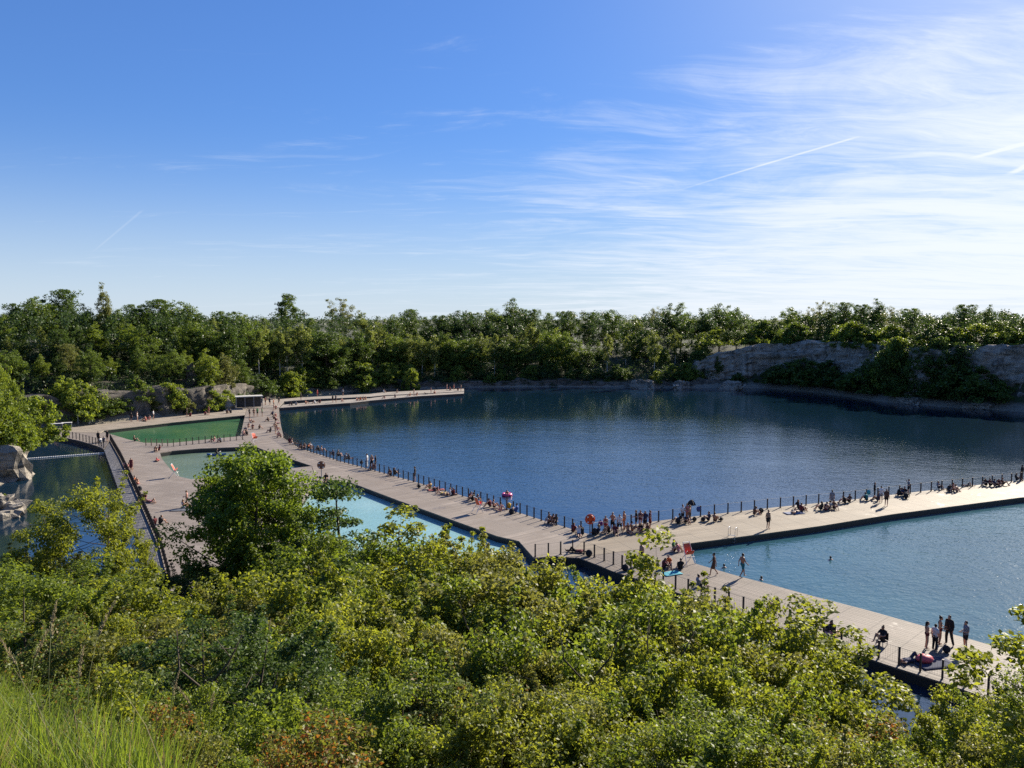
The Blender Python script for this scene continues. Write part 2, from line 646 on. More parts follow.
def terrain_mat():
    m, b, pr = material("earth_and_turf")
    t = b.new('ShaderNodeTexCoord').outputs['Object']
    sp = b.new('ShaderNodeSeparateXYZ')
    b.put(sp.inputs[0], t)
    n = b.noise(t, 0.7, 6, 0.65)
    n2 = b.noise(t, 5.0, 4, 0.6)
    soil = b.mix(n2, (0.03, 0.026, 0.018, 1), (0.065, 0.054, 0.036, 1))
    turf = b.mix(n2, (0.022, 0.036, 0.012, 1), (0.045, 0.068, 0.020, 1))
    c = b.mix(b.smooth(n, 0.4, 0.6), soil, turf)
    pale = b.mix(n2, (0.13, 0.115, 0.09, 1), (0.30, 0.265, 0.21, 1))
    low = b.smooth(b.math('ADD', sp.outputs[2], b.math('MULTIPLY', n, 1.2)), 2.6, 1.5)
    b.put(pr.inputs['Base Color'], b.mix(low, c, pale))
    pr.inputs['Roughness'].default_value = 0.95
    bp = b.new('ShaderNodeBump')
    bp.inputs['Strength'].default_value = 0.7
    bp.inputs['Distance'].default_value = 0.2
    b.put(bp.inputs['Height'], n2)
    b.l.new(bp.outputs[0], pr.inputs['Normal'])
    return m


gx = axis_coords(-3500, 3500, -150, 170, 2.4)
gy = axis_coords(-600, 5000, -30, 290, 2.4)
GX, GY = np.meshgrid(gx, gy)
GZ = ground(GX.ravel(), GY.ravel())
nx, ny = len(gx), len(gy)
idx = np.arange(nx * ny).reshape(ny, nx)
quads = np.stack([idx[:-1, :-1], idx[:-1, 1:], idx[1:, 1:], idx[1:, :-1]], -1).reshape(-1, 4)
structure(put("ground", np_mesh("ground", np.stack([GX.ravel(), GY.ravel(), GZ], 1), quads, [terrain_mat()], True)))

# ------------------------------------------------------------------ water
M_LAKE = water_mat("lake_water", (0.005, 0.020, 0.038), 0.0095, 1.0, 0.07, ior=2.0)
wb = MB()
wb.add([(-140, 20, 0), (170, 20, 0), (170, 260, 0), (-140, 260, 0)], [(0, 1, 2, 3)])
structure(wb.obj("lake_water", M_LAKE))


def pool(name, pix, mat, z=0.03, grow=0.35):
    pts = [Vector((*P(x, y, 0.6), 0)) for x, y in pix]
    c = sum(pts, Vector()) / len(pts)
    pts = [p + (p - c).normalized() * grow for p in pts]
    b = MB()
    tris = tessellate_polygon([pts])
    fs = []
    for t in tris:
        a, q, r = (pts[i] for i in t)
        fs.append(tuple(t) if (q - a).cross(r - a).z > 0 else tuple(t[::-1]))
    b.add([(p.x, p.y, z) for p in pts], fs)
    return structure(b.obj(name, mat))


pool("green_pool_water", [(104, 432), (103, 430.5), (170, 423), (245, 415.5), (240, 436), (200, 440), (170, 443), (144, 442.6), (129, 439.5)],
     water_mat("green_pool_water", (0.034, 0.128, 0.062), 0.008, 1.6, 0.06, False, (0.085, 0.175, 0.080), 0.4))
pool("pale_pool_water", [(160, 453), (172, 451), (200, 448.5), (250, 446.5), (256, 447), (270, 452), (312, 466), (250, 473), (191, 479.5), (179, 476.5), (166, 464)],
     water_mat("pale_pool_water", (0.105, 0.165, 0.120), 0.010, 1.6, 0.06, False, (0.165, 0.22, 0.165), 0.4))
pool("turquoise_pool_water", [(317, 482), (335, 480.5), (347, 481), (400, 501), (497, 536), (519, 541), (478, 566), (330, 570), (290, 520)],
     water_mat("turquoise_pool_water", (0.21, 0.375, 0.375), 0.009, 1.6, 0.06, False, (0.29, 0.45, 0.44), 0.4))
pool("teal_pool_water", [(687, 545), (765, 534), (880, 516), (1024, 497.5), (1200, 474), (1300, 700), (1024, 658), (970, 641), (870, 612), (770, 585), (694, 564)],
     water_mat("teal_pool_water", (0.024, 0.075, 0.098), 0.0115, 0.85, 0.09, False, (0.034, 0.10, 0.125), ior=1.6), 0.03, 0.3)

# ------------------------------------------------------------------ floating piers
DECK = 0.6


def pier(name, pix, mat, label, dz=0.0, z0=-0.35):
    root = thing(name, label, 'pier')
    pts = [P(x, y, DECK) for x, y in pix]
    b = MB()
    b.prism(pts, DECK - 0.10 + dz, DECK + dz)
    b.obj('deck', mat, root)
    c = (sum(p[0] for p in pts) / len(pts), sum(p[1] for p in pts) / len(pts))
    ins = []
    for p in pts:                                     # the floats sit a little inside the deck's edge
        d = Vector((c[0] - p[0], c[1] - p[1]))
        d = d.normalized() * min(0.06, d.length)
        ins.append((p[0] + d.x, p[1] + d.y))
    b = MB()
    b.prism(ins, z0, DECK - 0.105 + dz)
    b.obj('pontoon_float', M_FLOAT, root)
    return root


def ang(p, q):
    a, b = P(*p, DECK), P(*q, DECK)
    return -atan2(b[1] - a[1], b[0] - a[0])


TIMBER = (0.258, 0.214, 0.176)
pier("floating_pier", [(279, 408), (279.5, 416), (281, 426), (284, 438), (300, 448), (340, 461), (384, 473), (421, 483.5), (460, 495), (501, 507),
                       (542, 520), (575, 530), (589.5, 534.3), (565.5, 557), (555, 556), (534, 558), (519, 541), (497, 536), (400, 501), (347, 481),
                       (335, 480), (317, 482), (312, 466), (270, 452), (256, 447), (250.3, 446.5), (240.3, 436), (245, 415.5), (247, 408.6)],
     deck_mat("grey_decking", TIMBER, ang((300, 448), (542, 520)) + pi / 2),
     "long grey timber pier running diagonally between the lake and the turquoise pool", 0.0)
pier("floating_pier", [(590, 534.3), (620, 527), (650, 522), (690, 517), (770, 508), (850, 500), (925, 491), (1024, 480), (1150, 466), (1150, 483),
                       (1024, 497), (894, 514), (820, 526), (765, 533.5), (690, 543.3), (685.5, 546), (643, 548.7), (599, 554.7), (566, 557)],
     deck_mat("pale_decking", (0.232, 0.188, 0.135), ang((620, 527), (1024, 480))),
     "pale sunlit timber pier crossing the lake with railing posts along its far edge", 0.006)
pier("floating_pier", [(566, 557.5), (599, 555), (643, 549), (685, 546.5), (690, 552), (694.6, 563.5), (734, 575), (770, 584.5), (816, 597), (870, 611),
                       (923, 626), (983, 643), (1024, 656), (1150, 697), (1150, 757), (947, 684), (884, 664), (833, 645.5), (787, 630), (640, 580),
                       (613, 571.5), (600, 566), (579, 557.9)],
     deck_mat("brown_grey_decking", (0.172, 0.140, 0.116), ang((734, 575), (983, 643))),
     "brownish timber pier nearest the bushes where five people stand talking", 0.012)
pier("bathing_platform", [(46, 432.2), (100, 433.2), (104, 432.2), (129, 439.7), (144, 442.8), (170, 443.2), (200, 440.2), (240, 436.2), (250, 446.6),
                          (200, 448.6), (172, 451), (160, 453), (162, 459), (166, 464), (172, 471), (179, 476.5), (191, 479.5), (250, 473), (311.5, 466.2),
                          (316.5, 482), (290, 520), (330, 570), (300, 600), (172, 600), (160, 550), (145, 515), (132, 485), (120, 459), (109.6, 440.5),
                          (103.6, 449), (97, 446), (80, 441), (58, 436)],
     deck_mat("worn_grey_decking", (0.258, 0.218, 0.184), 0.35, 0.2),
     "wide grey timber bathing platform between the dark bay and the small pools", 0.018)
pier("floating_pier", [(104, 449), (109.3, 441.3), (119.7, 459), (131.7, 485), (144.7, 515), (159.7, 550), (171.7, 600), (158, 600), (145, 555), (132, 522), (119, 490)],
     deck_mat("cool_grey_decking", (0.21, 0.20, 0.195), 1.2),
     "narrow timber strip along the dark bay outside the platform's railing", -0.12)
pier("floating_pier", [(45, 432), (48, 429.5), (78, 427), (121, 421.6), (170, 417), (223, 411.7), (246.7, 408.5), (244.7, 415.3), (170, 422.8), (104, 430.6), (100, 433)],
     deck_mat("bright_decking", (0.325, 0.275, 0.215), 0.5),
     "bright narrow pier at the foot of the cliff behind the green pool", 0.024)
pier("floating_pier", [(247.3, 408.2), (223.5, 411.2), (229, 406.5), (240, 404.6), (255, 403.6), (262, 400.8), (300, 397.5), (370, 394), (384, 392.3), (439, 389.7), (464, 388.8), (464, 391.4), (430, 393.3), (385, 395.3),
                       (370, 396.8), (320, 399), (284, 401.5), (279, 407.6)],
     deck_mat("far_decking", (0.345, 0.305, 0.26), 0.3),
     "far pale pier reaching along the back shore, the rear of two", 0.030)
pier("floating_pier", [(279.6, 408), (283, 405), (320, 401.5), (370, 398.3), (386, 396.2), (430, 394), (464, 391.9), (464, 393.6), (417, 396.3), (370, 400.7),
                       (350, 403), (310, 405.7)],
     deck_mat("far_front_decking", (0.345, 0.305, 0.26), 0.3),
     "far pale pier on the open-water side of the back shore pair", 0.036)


def resample(pts, step):
    out, acc = [pts[0]], 0.0
    for a, b in zip(pts, pts[1:]):
        L = hypot(b[0] - a[0], b[1] - a[1])
        s = step - acc
        while s <= L:
            t = s / L
            out.append((a[0] + (b[0] - a[0]) * t, a[1] + (b[1] - a[1]) * t))
            s += step
        acc = L - (s - step)
    return out


POST_ME = None


def railing(pix, step, label, zdeck=0.61, h=1.08, shift=(0, 0), dense=False, group=None):
    global POST_ME
    if POST_ME is None:
        b = MB()
        b.box((0, 0, 0.53), (0.095, 0.095, 1.06))
        b.box((0, 0, 1.072), (0.11, 0.11, 0.024))
        b.box((0, 0, 0.012), (0.18, 0.18, 0.024))
        POST_ME = b.mesh('post', M_POST)
    pts = [P(x, y, DECK) for x, y in pix]
    pts = [(x + shift[0], y + shift[1]) for x, y in pts]
    pos = resample(pts, step)
    root = thing('railing', label, 'railing', (pos[0][0], pos[0][1], zdeck))
    ox, oy = pos[0]
    for i, p in enumerate(pos[:100]):
        q = pos[min(i + 1, len(pos) - 1)]
        o = pos[max(i - 1, 0)]
        put('post', POST_ME, root, (p[0] - ox, p[1] - oy, 0), atan2(q[1] - o[1], q[0] - o[0]) + random.uniform(-.05, .05))
    b = MB()
    for z in (1.02, 0.12):
        b.tube([(p[0] - ox, p[1] - oy, z - (0.0)) for p in pos], 0.008, 4)
    b.obj('cable', M_WIRE, root)
    b = MB()
    for q in resample(pos, 0.13 if not dense else 0.09):
        b.box((q[0] - ox, q[1] - oy, 0.57), (0.005, 0.005, 0.9) if not dense else (0.022, 0.022, 0.95))
    b.obj('wire_netting', M_WIRE if not dense else M_POST, root)
    return root


railing([(284, 438), (300, 448.3), (340, 461.3), (384, 473.3), (421, 483.8), (460, 495.3), (501, 507.3), (542, 520.3), (575, 530.3), (589, 534.4)], 1.08,
        "dark post railing along the lake edge of the long diagonal pier", shift=(0.02, -0.25))
railing([(592, 534), (620, 527.3), (650, 522.3), (690, 517.3), (770, 508.3), (850, 500.3), (925, 491.3), (1024, 480.3), (1120, 469.5)], 1.62,
        "dark post railing on the far edge of the pale sunlit pier", shift=(0.0, -0.2))
railing([(534, 557.6), (545, 556.8), (555, 555.7), (564, 554.2), (574, 553), (587, 556), (598, 559.8), (607, 563), (616, 567), (640, 578.5), (787, 628.5), (833, 644), (884, 662), (947, 682), (1100, 736)], 1.12,
        "dark post railing along the bush side of the nearest pier", shift=(0.1, 0.15))
railing([(58, 435.8), (80, 440.8), (97, 445.6), (103, 448.2)], 1.3, "dark post railing on the bathing platform's tip above the bay", shift=(0.1, 0.2))
railing([(146, 445.5), (172, 446.6), (200, 443.6), (228, 441), (246, 439.6)], 0.95, "dark post railing dividing the green pool from the pale pool")
railing([(109.5, 440.5), (120, 459), (132, 485), (145, 515), (160, 550), (169, 585)], 1.1, "close dark railing between the platform and its outer strip", dense=True, shift=(0.1, 0))
for q in ((519, 540.2), (488, 534.6)):
    pass

# ------------------------------------------------------------------ rock faces
def offset_line(pts, d):
    """push a polyline towards the land (its left, as the shore ring runs clockwise seen from above)"""
    out = []
    for i, p in enumerate(pts):
        a, b = pts[max(i - 1, 0)], pts[min(i + 1, len(pts) - 1)]
        tx, ty = b[0] - a[0], b[1] - a[1]
        L = hypot(tx, ty) or 1
        out.append((p[0] - ty / L * d, p[1] + tx / L * d))
    return out


def cliff(name, line, tops, z0, mat, label, off=4.5, lean=0.18, rough=1.0, step=0.85, rowh=0.5, back=7.0, seed=0.0):
    line = resample(offset_line(line, off), step)
    n = len(line)
    nrm = []
    for i in range(n):
        a, b = line[max(i - 2, 0)], line[min(i + 2, n - 1)]
        tx, ty = b[0] - a[0], b[1] - a[1]
        L = hypot(tx, ty) or 1
        nrm.append((ty / L, -tx / L))                # towards the lake
    xs = np.linspace(0, 1, len(tops))
    rows = int(max(tops) / rowh) + 2
    vs = []
    for i, (x, y) in enumerate(line):
        top = float(np.interp(i / (n - 1), xs, tops)) + mnoise.noise((x * 0.16, y * 0.16, seed)) * 1.4 + mnoise.noise((x * 0.6, y * 0.6, seed)) * 0.5
        fade = min(1, i / 5, (n - 1 - i) / 5)
        top = z0 + (top - z0) * (0.25 + 0.75 * fade)
        for r in range(rows + 3):
            t = min(r / rows, 1.0)
            z = z0 + (top - z0) * t
            st = math.floor(z / 1.7 + mnoise.noise((x * 0.05, y * 0.05, seed + 3)) * 1.2)
            ledge = mnoise.noise((st * 7.3 + seed, x * 0.12, y * 0.12)) * 0.6
            big = mnoise.noise((x * 0.13 + seed, y * 0.13, z * 0.10)) * 2.0
            crack = -abs(mnoise.noise((x * 0.55, y * 0.55, z * 0.06 + seed))) * 2.0
            small = mnoise.noise((x * 1.1, y * 1.1, z * 1.5 + seed)) * 0.55 + math.copysign(0.16, mnoise.noise((x * 0.45, y * 0.45, z * 0.8 + seed)))
            d = (ledge + big + crack + small) * rough - lean * (z - z0)
            if r > rows:                             # cap running back into the hill
                d -= back * (r - rows) / 2
                z = top + mnoise.noise((x * 0.3, y * 0.3, r)) * 0.5 - (0.25 if r == rows + 2 else 0) * back * 0.3
            vs.append((x + nrm[i][0] * d, y + nrm[i][1] * d, z))
    m = rows + 3
    ii = np.arange(n * m).reshape(n, m)
    q = np.stack([ii[:-1, :-1], ii[1:, :-1], ii[1:, 1:], ii[:-1, 1:]], -1).reshape(-1, 4)
    o = put(name, np_mesh(name, vs, q, [mat]))
    o['label'] = label
    return structure(o)


def ring(a, b):
    return [(SX[i], SY[i]) for i in range(a, b + 1)]


iR = [i for i in range(NS) if SHORE[i][2] == 'right']
cliff("cliff", [(50, 220)] + ring(iR[0], iR[-1]), [6, 11, 13.3, 13.8, 13.0, 13.4, 14.2, 14.6, 14.4, 14, 13.5, 13.5, 12.5], -0.3, M_CLIFF,
      "tall pale layered cliff above the far lake shore", off=5.0, lean=0.14, rough=1.45, seed=2.0, rowh=0.4, step=0.7)
iL = [i for i in range(NS) if SHORE[i][2] == 'left']
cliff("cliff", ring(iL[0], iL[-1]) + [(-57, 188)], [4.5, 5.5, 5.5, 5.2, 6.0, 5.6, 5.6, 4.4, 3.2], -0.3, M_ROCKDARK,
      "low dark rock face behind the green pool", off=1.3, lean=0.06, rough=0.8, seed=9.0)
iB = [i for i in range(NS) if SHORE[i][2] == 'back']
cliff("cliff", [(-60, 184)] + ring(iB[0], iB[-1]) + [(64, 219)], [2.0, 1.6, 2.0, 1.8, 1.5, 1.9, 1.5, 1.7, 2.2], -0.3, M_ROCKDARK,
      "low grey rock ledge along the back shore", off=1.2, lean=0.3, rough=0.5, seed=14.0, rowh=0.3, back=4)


def boulder(name, loc, size, mat, seed, rz=0.0, label=None):
    b = MB()
    b.ellipsoid((0, 0, 0), (1, 1, 1), 40, 26)
    vs = []
    for x, y, z in b.v:
        n = Vector((x, y, z))
        k = 1 + mnoise.noise(n * 1.1 + Vector((seed, 0, 0))) * 0.42 + mnoise.noise(n * 2.7 + Vector((0, seed, 0))) * 0.22 + mnoise.noise(n * 7 + Vector((0, 0, seed))) * 0.10
        k *= 1.0 + 0.05 * math.copysign(1, mnoise.noise(n * 4.3 + Vector((seed, 1, seed)))) + 0.10 * math.copysign(1, mnoise.noise(n * 1.7 + Vector((seed, seed, 0))))
        e = [math.copysign(abs(c) ** 0.72, c) for c in n]
        vs.append((e[0] * k * size[0], e[1] * k * size[1], e[2] * k * size[2]))
    b.v = vs
    o = b.obj(name, mat, None, False, loc)
    o.rotation_euler = (0, 0, rz)
    return tag(o, label, 'rock')


boulder('rock_outcrop', (-66.4, 95, 1.6), (5.0, 4.2, 4.6), M_CLIFF, 3.0, 0.3, "pale rock outcrop rising from the dark bay below the leafy bank")
boulder('rock_outcrop', (-52.6, 76.5, 0.2), (2.3, 2.2, 1.5), M_CLIFF, 8.0, 0.9, "low grey boulder at the water's edge beneath the pale outcrop")
k = 0
boulder('rock_stack', (-69.5, 165, 6.5), (1.15, 1.1, 3.4), M_ROCKDARK, 5.0, 0.2, "pointed grey rock stack standing among the trees above the cliff")
for x, y, s, lab in ((62, 215.5, (3.2, 1.6, 1.5), "grey slab boulder at the end of the back shore ledge"),
                     (48, 217.5, (4.0, 1.5, 1.6), "broad layered boulder below the dark wooded slope"),
                     (37, 217.8, (3.2, 1.5, 2.2), "tall pale boulder at the waterline under the slope"),
                     (-62.5, 164.0, (2.2, 1.6, 2.6), "rounded tan boulder beside the shelter's cliff end"),
                     (93, 180, (3.0, 1.6, 1.0), "flat pale boulder on the shelf under the tall cliff"),
                     (103, 169.5, (2.4, 1.5, 0.8), "small pale boulder on the cliff-foot shelf beyond the sunlit pier")):
    boulder('boulder', (x, y, 0.5), s, M_ROCKPALE, x * 0.37, x, lab)

# ------------------------------------------------------------------ furniture on the decks
M_ORANGE = plain("orange_red_plastic", (0.62, 0.075, 0.02), 0.5)
M_WHITEP = plain("white_painted_metal", (0.72, 0.72, 0.70), 0.5)
M_GREYP = plain("grey_painted_metal", (0.25, 0.26, 0.27), 0.5)
M_BLUEP = plain("blue_plastic", (0.03, 0.12, 0.32), 0.4)
M_PINK = plain("pink_fabric", (0.66, 0.10, 0.13), 0.6)
M_PINKV = plain("pink_vinyl", (0.72, 0.06, 0.22), 0.35)
M_DARKF = plain("dark_fabric", (0.016, 0.016, 0.02), 0.85)
M_ROOFP = plain("pale_roof_sheet", (0.55, 0.53, 0.48), 0.6)
M_UNDERROOF = plain("under_roof_dark", (0.03, 0.032, 0.035), 0.7)


def lifebuoy(px, py, label, board=M_ORANGE, s=1.0):
    x, y = P(px, py, DECK)
    r = thing('lifebuoy_stand', label, 'lifebuoy', (x, y, DECK + 0.04), 0.15, 'lifebuoy stands on the piers', s)
    b = MB()
    b.box((0, 0.06, 0.75), (0.09, 0.07, 1.5))
    b.box((0, 0.06, 0.02), (0.34, 0.34, 0.04))
    b.obj('post', M_GREYP, r)
    b = MB()
    b.tube([(0, 0.02, 1.42), (0, -0.02, 1.42)], [0.47, 0.47], 28)
    b.obj('backing_board', board, r)
    b = MB()
    b.torus((0, -0.07, 1.42), 0.33, 0.075)
    ring_ = b.obj('ring', board, r, True)
    b = MB()
    for a in (0.8, 2.36, 3.93, 5.5):
        b.box((0.33 * cos(a), -0.07, 1.42 + 0.33 * sin(a)), (0.12, 0.165, 0.12))
    b.obj('band', M_WHITEP, ring_)
    return r


lifebuoy(590, 535.2, "round orange-red lifebuoy board on a post beside the crowd at the piers' corner")
lifebuoy(321.5, 477.5, "brownish lifebuoy board on a thin post at the turquoise pool's upper corner", plain("faded_brown_board", (0.17, 0.07, 0.045), 0.6), 1.05)


def guard_chair(px, py, label, rz=0.4):
    x, y = P(px, py, DECK)
    r = thing('lifeguard_chair', label, 'chair', (x, y, DECK + 0.03), rz, 'orange lifeguard chairs')
    for sx in (-1, 1):
        b = MB()
        b.tube([(0.42 * sx, -0.42, 0.0), (0.3 * sx, 0.32, 1.62)], 0.028, 6)
        b.obj('leg', M_WHITEP, r)
        b = MB()
        b.tube([(0.42 * sx, 0.46, 0.0), (0.3 * sx, -0.3, 1.05)], 0.028, 6)
        b.obj('leg', M_WHITEP, r)
    b = MB()
    for i in range(8):
        t0, t1 = i / 8, (i + 1) / 8
        f = lambda t: (-0.34 + 0.62 * t, 1.02 - 0.34 * sin(pi * min(t * 1.25, 1)) + 0.72 * max(0, t - 0.35) ** 1.1)
        (y0, z0), (y1, z1) = f(t0), f(t1)
        b.add([(-0.36, y0, z0), (0.36, y0, z0), (0.36, y1, z1), (-0.36, y1, z1), (-0.36, y0, z0 + .03), (0.36, y0, z0 + .03), (0.36, y1, z1 + .03), (-0.36, y1, z1 + .03)],
              [(3, 2, 1, 0), (4, 5, 6, 7), (0, 1, 5, 4), (2, 3, 7, 6), (1, 2, 6, 5), (3, 0, 4, 7)])
    b.obj('sling_seat', M_ORANGE, r)
    b = MB()
    b.box((0, -0.36, 0.55), (0.74, 0.05, 0.05))
    b.box((0, 0.3, 1.58), (0.66, 0.05, 0.05))
    b.obj('crossbar', M_WHITEP, r)


guard_chair(688, 563, "orange sling lifeguard chair at the teal pool's corner by the sunlit pier")
guard_chair(477.8, 512.5, "orange sling lifeguard chair above the turquoise pool's long edge", 2.2)
guard_chair(254.5, 443, "small far orange lifeguard chair between the green and pale pools", 1.0)
guard_chair(174.5, 477, "orange lifeguard chair on the wide platform beside the pale pool's rim", 1.8)

# swimmers' ladder on the pale pier
x, y = P(732, 537, DECK)
r = thing('pool_ladder', "thin steel pool ladder hooked on the pale pier's near edge", 'ladder', (x, y, DECK), -0.55)
for s in (-0.3, 0.3):
    b = MB()
    b.tube([(s, 0.55, 0.0), (s, 0.55, 0.62), (s, 0.45, 0.8), (s, 0.15, 0.86), (s, -0.1, 0.75), (s, -0.16, 0.5), (s, -0.16, -0.9)], 0.022, 6)
    b.obj('handrail', M_STEEL, r, True)
b = MB()
for z in (0.2, -0.1, -0.4):
    b.box((0, -0.16, z), (0.6, 0.07, 0.03))
b.obj('tread', M_STEEL, r)

# shelter by the cliff at the head of the green pool
x, y = P(247, 410, 0.6)
r = thing('shelter', "flat-roofed open shelter with pale roof by the cliff at the piers' head", 'shelter', (-56.9, 165.6, DECK + 0.03), 0.42)
b = MB()
b.box((0, 0, 2.55), (5.6, 2.6, 0.16))
b.obj('roof', M_ROOFP, r)
for px_ in (-2.65, -0.9, 0.9, 2.65):
    for py_ in (-1.25, 1.25):
        b = MB()
        b.box((px_, py_, 1.235), (0.1, 0.1, 2.46))
        b.obj('post', M_GREYP, r)
b = MB()
b.box((0, 1.05, 1.2), (5.1, 0.06, 2.3))
b.obj('dark_fill_sheet', M_UNDERROOF, r)  # near-black sheet standing in for the shade beneath the roof

# low tables and stands at the platform's far tip
for px_, py_, w, lab in ((57, 429.5, 1.9, "white high table at the bathing platform's tip, nearest its point"),
                         (67, 428.5, 1.6, "white high table next to the tip's first, closer to the pale cliff streak"),):
    x, y = P(px_, py_, DECK)
    r = thing('standing_table', lab, 'table', (x, y, DECK + 0.03), 0.4, 'white tables at the platform tip')
    b = MB()
    b.box((0, 0, 1.02), (w, 0.7, 0.06))
    b.obj('tabletop', M_WHITEP, r)
    for sx in (-1, 1):
        for sy in (-1, 1):
            b = MB()
            b.box((sx * (w / 2 - .08), sy * .28, 0.495), (0.06, 0.06, 0.99))
            b.obj('leg', M_GREYP, r)
x, y = P(84, 424.2, DECK)
r = thing('pergola', "square open pergola of thin posts by the cliff at the back pier", 'pergola', (x, y, DECK + 0.03), 0.4)
for sx in (-0.9, 0.9):
    for sy in (-0.6, 0.6):
        b = MB()
        b.box((sx, sy, 1.1), (0.09, 0.09, 2.2))
        b.obj('post', M_GREYP, r)
b = MB()
for sy in (-0.6, 0.6):
    b.box((0, sy, 2.245), (1.95, 0.08, 0.09))
b.obj('top_beam', M_GREYP, r)

# buoy line across the dark bay
a, c = P(22, 459.5), P(106, 453.2)
r = thing('buoy_line', "line of white floats strung across the dark bay from the strip", 'buoy line', (a[0], a[1], 0))
n = 46
b = MB()
b.tube([(0, 0, 0.03), (c[0] - a[0], c[1] - a[1], 0.03)], 0.025, 5)
b.obj('rope', M_WHITEP, r)
b = MB()
b.ellipsoid((0, 0, 0), (0.19, 0.12, 0.12), 8, 6)
fm = b.mesh('float', M_WHITEP, True)
th = atan2(c[1] - a[1], c[0] - a[0])
for i in range(n):
    t = (i + 0.5) / n
    put('float', fm, r, ((c[0] - a[0]) * t, (c[1] - a[1]) * t, 0.04), th)

# kayak on the pale pool
x, y = P(216.5, 455.8)
r = thing('kayak', "small blue kayak afloat on the pale pool", 'kayak', (x, y, 0.05), 0.12)
vs, fs = [], []
for i in range(13):
    t = -1 + 2 * i / 12
    w = 0.36 * (1 - t * t) ** 0.7 + 0.01
    h = 0.10 * t * t
    for a_ in range(10):
        q = 2 * pi * a_ / 10
        vs.append((t * 1.35, w * cos(q), 0.10 + h + 0.16 * sin(q)))
for i in range(12):
    for a_ in range(10):
        a2 = (a_ + 1) % 10
        fs.append((i * 10 + a_, i * 10 + a2, (i + 1) * 10 + a2, (i + 1) * 10 + a_))
b = MB()
b.add(vs, fs)
b.obj('hull', M_BLUEP, r, True)
b = MB()
b.torus((-0.1, 0, 0.245), 0.26, 0.035, 'z', 18, 6)
b.obj('cockpit_rim', M_DARKF, r, True)
b = MB()
b.tube([(-0.45, -0.75, 0.36), (0.2, 0.8, 0.42)], 0.02, 5)
pd = b.obj('paddle', M_DARKF, r)
b = MB()
b.ellipsoid((-0.52, -0.92, 0.355), (0.10, 0.2, 0.03), 8, 6)
b.ellipsoid((0.27, 0.97, 0.425), (0.10, 0.2, 0.03), 8, 6)
b.obj('blade', M_WHITEP, pd)

# pink swim ring out on the lake
x, y = P(507, 495.5)
o = MB()
o.torus((0, 0, 0), 0.42, 0.19, 'z')
r = tag(o.obj('swim_ring', M_PINKV, None, True, (x, y, 0.1)), "bright pink swim ring floating on the lake beyond the long pier", 'swim ring')


def bag(px, py, label, mat=M_DARKF, s=1.0, rz=0.0):
    x, y = P(px, py, DECK)
    r = thing('backpack', label, 'bag', (x, y, DECK + 0.035), rz, 'bags lying on the piers', s)
    b = MB()
    b.ellipsoid((0, 0, 0.21), (0.24, 0.17, 0.25), 14, 10)
    b.v = [(x_, y_, max(0.0, z_)) for x_, y_, z_ in b.v]
    b.obj('body', mat, r, True)
    b = MB()
    b.tube([(-0.09, -0.12, 0.36), (-0.11, -0.24, 0.30), (-0.10, -0.2, 0.06)], 0.022, 5)
    b.tube([(0.09, -0.12, 0.36), (0.11, -0.24, 0.30), (0.10, -0.2, 0.06)], 0.022, 5)
    b.obj('strap', M_DARKF, r, True)
    b = MB()
    b.ellipsoid((0, 0.15, 0.14), (0.16, 0.07, 0.11), 10, 8)
    b.obj('pocket', mat, r, True)


M_BLUEF = plain("blue_fabric", (0.05, 0.10, 0.28), 0.85)
M_YELF = plain("yellow_fabric", (0.60, 0.36, 0.03), 0.85)
M_TEALF = plain("teal_fabric", (0.03, 0.28, 0.36), 0.85)
for px_, py_, m_, s_, lab in (
        (761, 513, M_DARKF, 1.1, "round black bag at the railing beside a lone seated sunbather"),
        (703, 521.5, M_DARKF, 0.9, "small dark bag before the pair sitting past the blue bag"),
        (721, 521, M_DARKF, 0.8, "small black bag behind the pair sitting on the sunlit pier"),
        (694.5, 521.3, M_DARKF, 0.9, "dark bag on the deck under the hung blue bag"),
        (678, 523.5, M_DARKF, 1.2, "black rucksack at the feet of the group with the dark parasol"),
        (906, 498.6, M_DARKF, 1.35, "squat black holdall in front of four seated people"),
        (946.5, 653, M_DARKF, 0.9, "black rucksack in the shadow of the tall man in black"),
        (948.5, 492, M_DARKF, 1.1, "dark bag between two pairs near the pale pier's end"),
        (511.6, 514, M_DARKF, 1.15, "black bag lying before the yellow bag on the long pier"),
        (509, 508.5, M_YELF, 1.25, "bright yellow bag at the lake railing"),
        (589, 556.5, M_DARKF, 1.2, "black bag against a post near the piers' junction"),
        (625, 571, M_DARKF, 1.1, "dark bag at the rail beside the bare-backed man"),
        (419, 488, M_DARKF, 1.0, "black bag on the boards past the man in black"),
        (361.5, 464.2, M_DARKF, 1.0, "dark bag just before the standing trio by the lake"),
        (139.5, 491, M_DARKF, 1.2, "black bag leaning on the platform's close railing"),
        (595, 534.6, M_DARKF, 1.3, "black rucksack under the orange-red lifebuoy board")):
    bag(px_, py_, lab, m_, s_, random.uniform(0, 6))


def hung_bag(px, py, label, mat):
    x, y = P(px, py, DECK)
    r = thing('tote_bag', label, 'bag', (x, y - 0.05, DECK + 0.55), random.uniform(-.2, .2))
    b = MB()
    b.ellipsoid((0, 0, 0.22), (0.22, 0.11, 0.28), 12, 8)
    b.obj('body', mat, r, True)
    b = MB()
    b.tube([(-0.08, 0, 0.46), (0, 0.06, 0.58), (0.08, 0, 0.46)], 0.015, 5)
    b.obj('handle', M_DARKF, r)


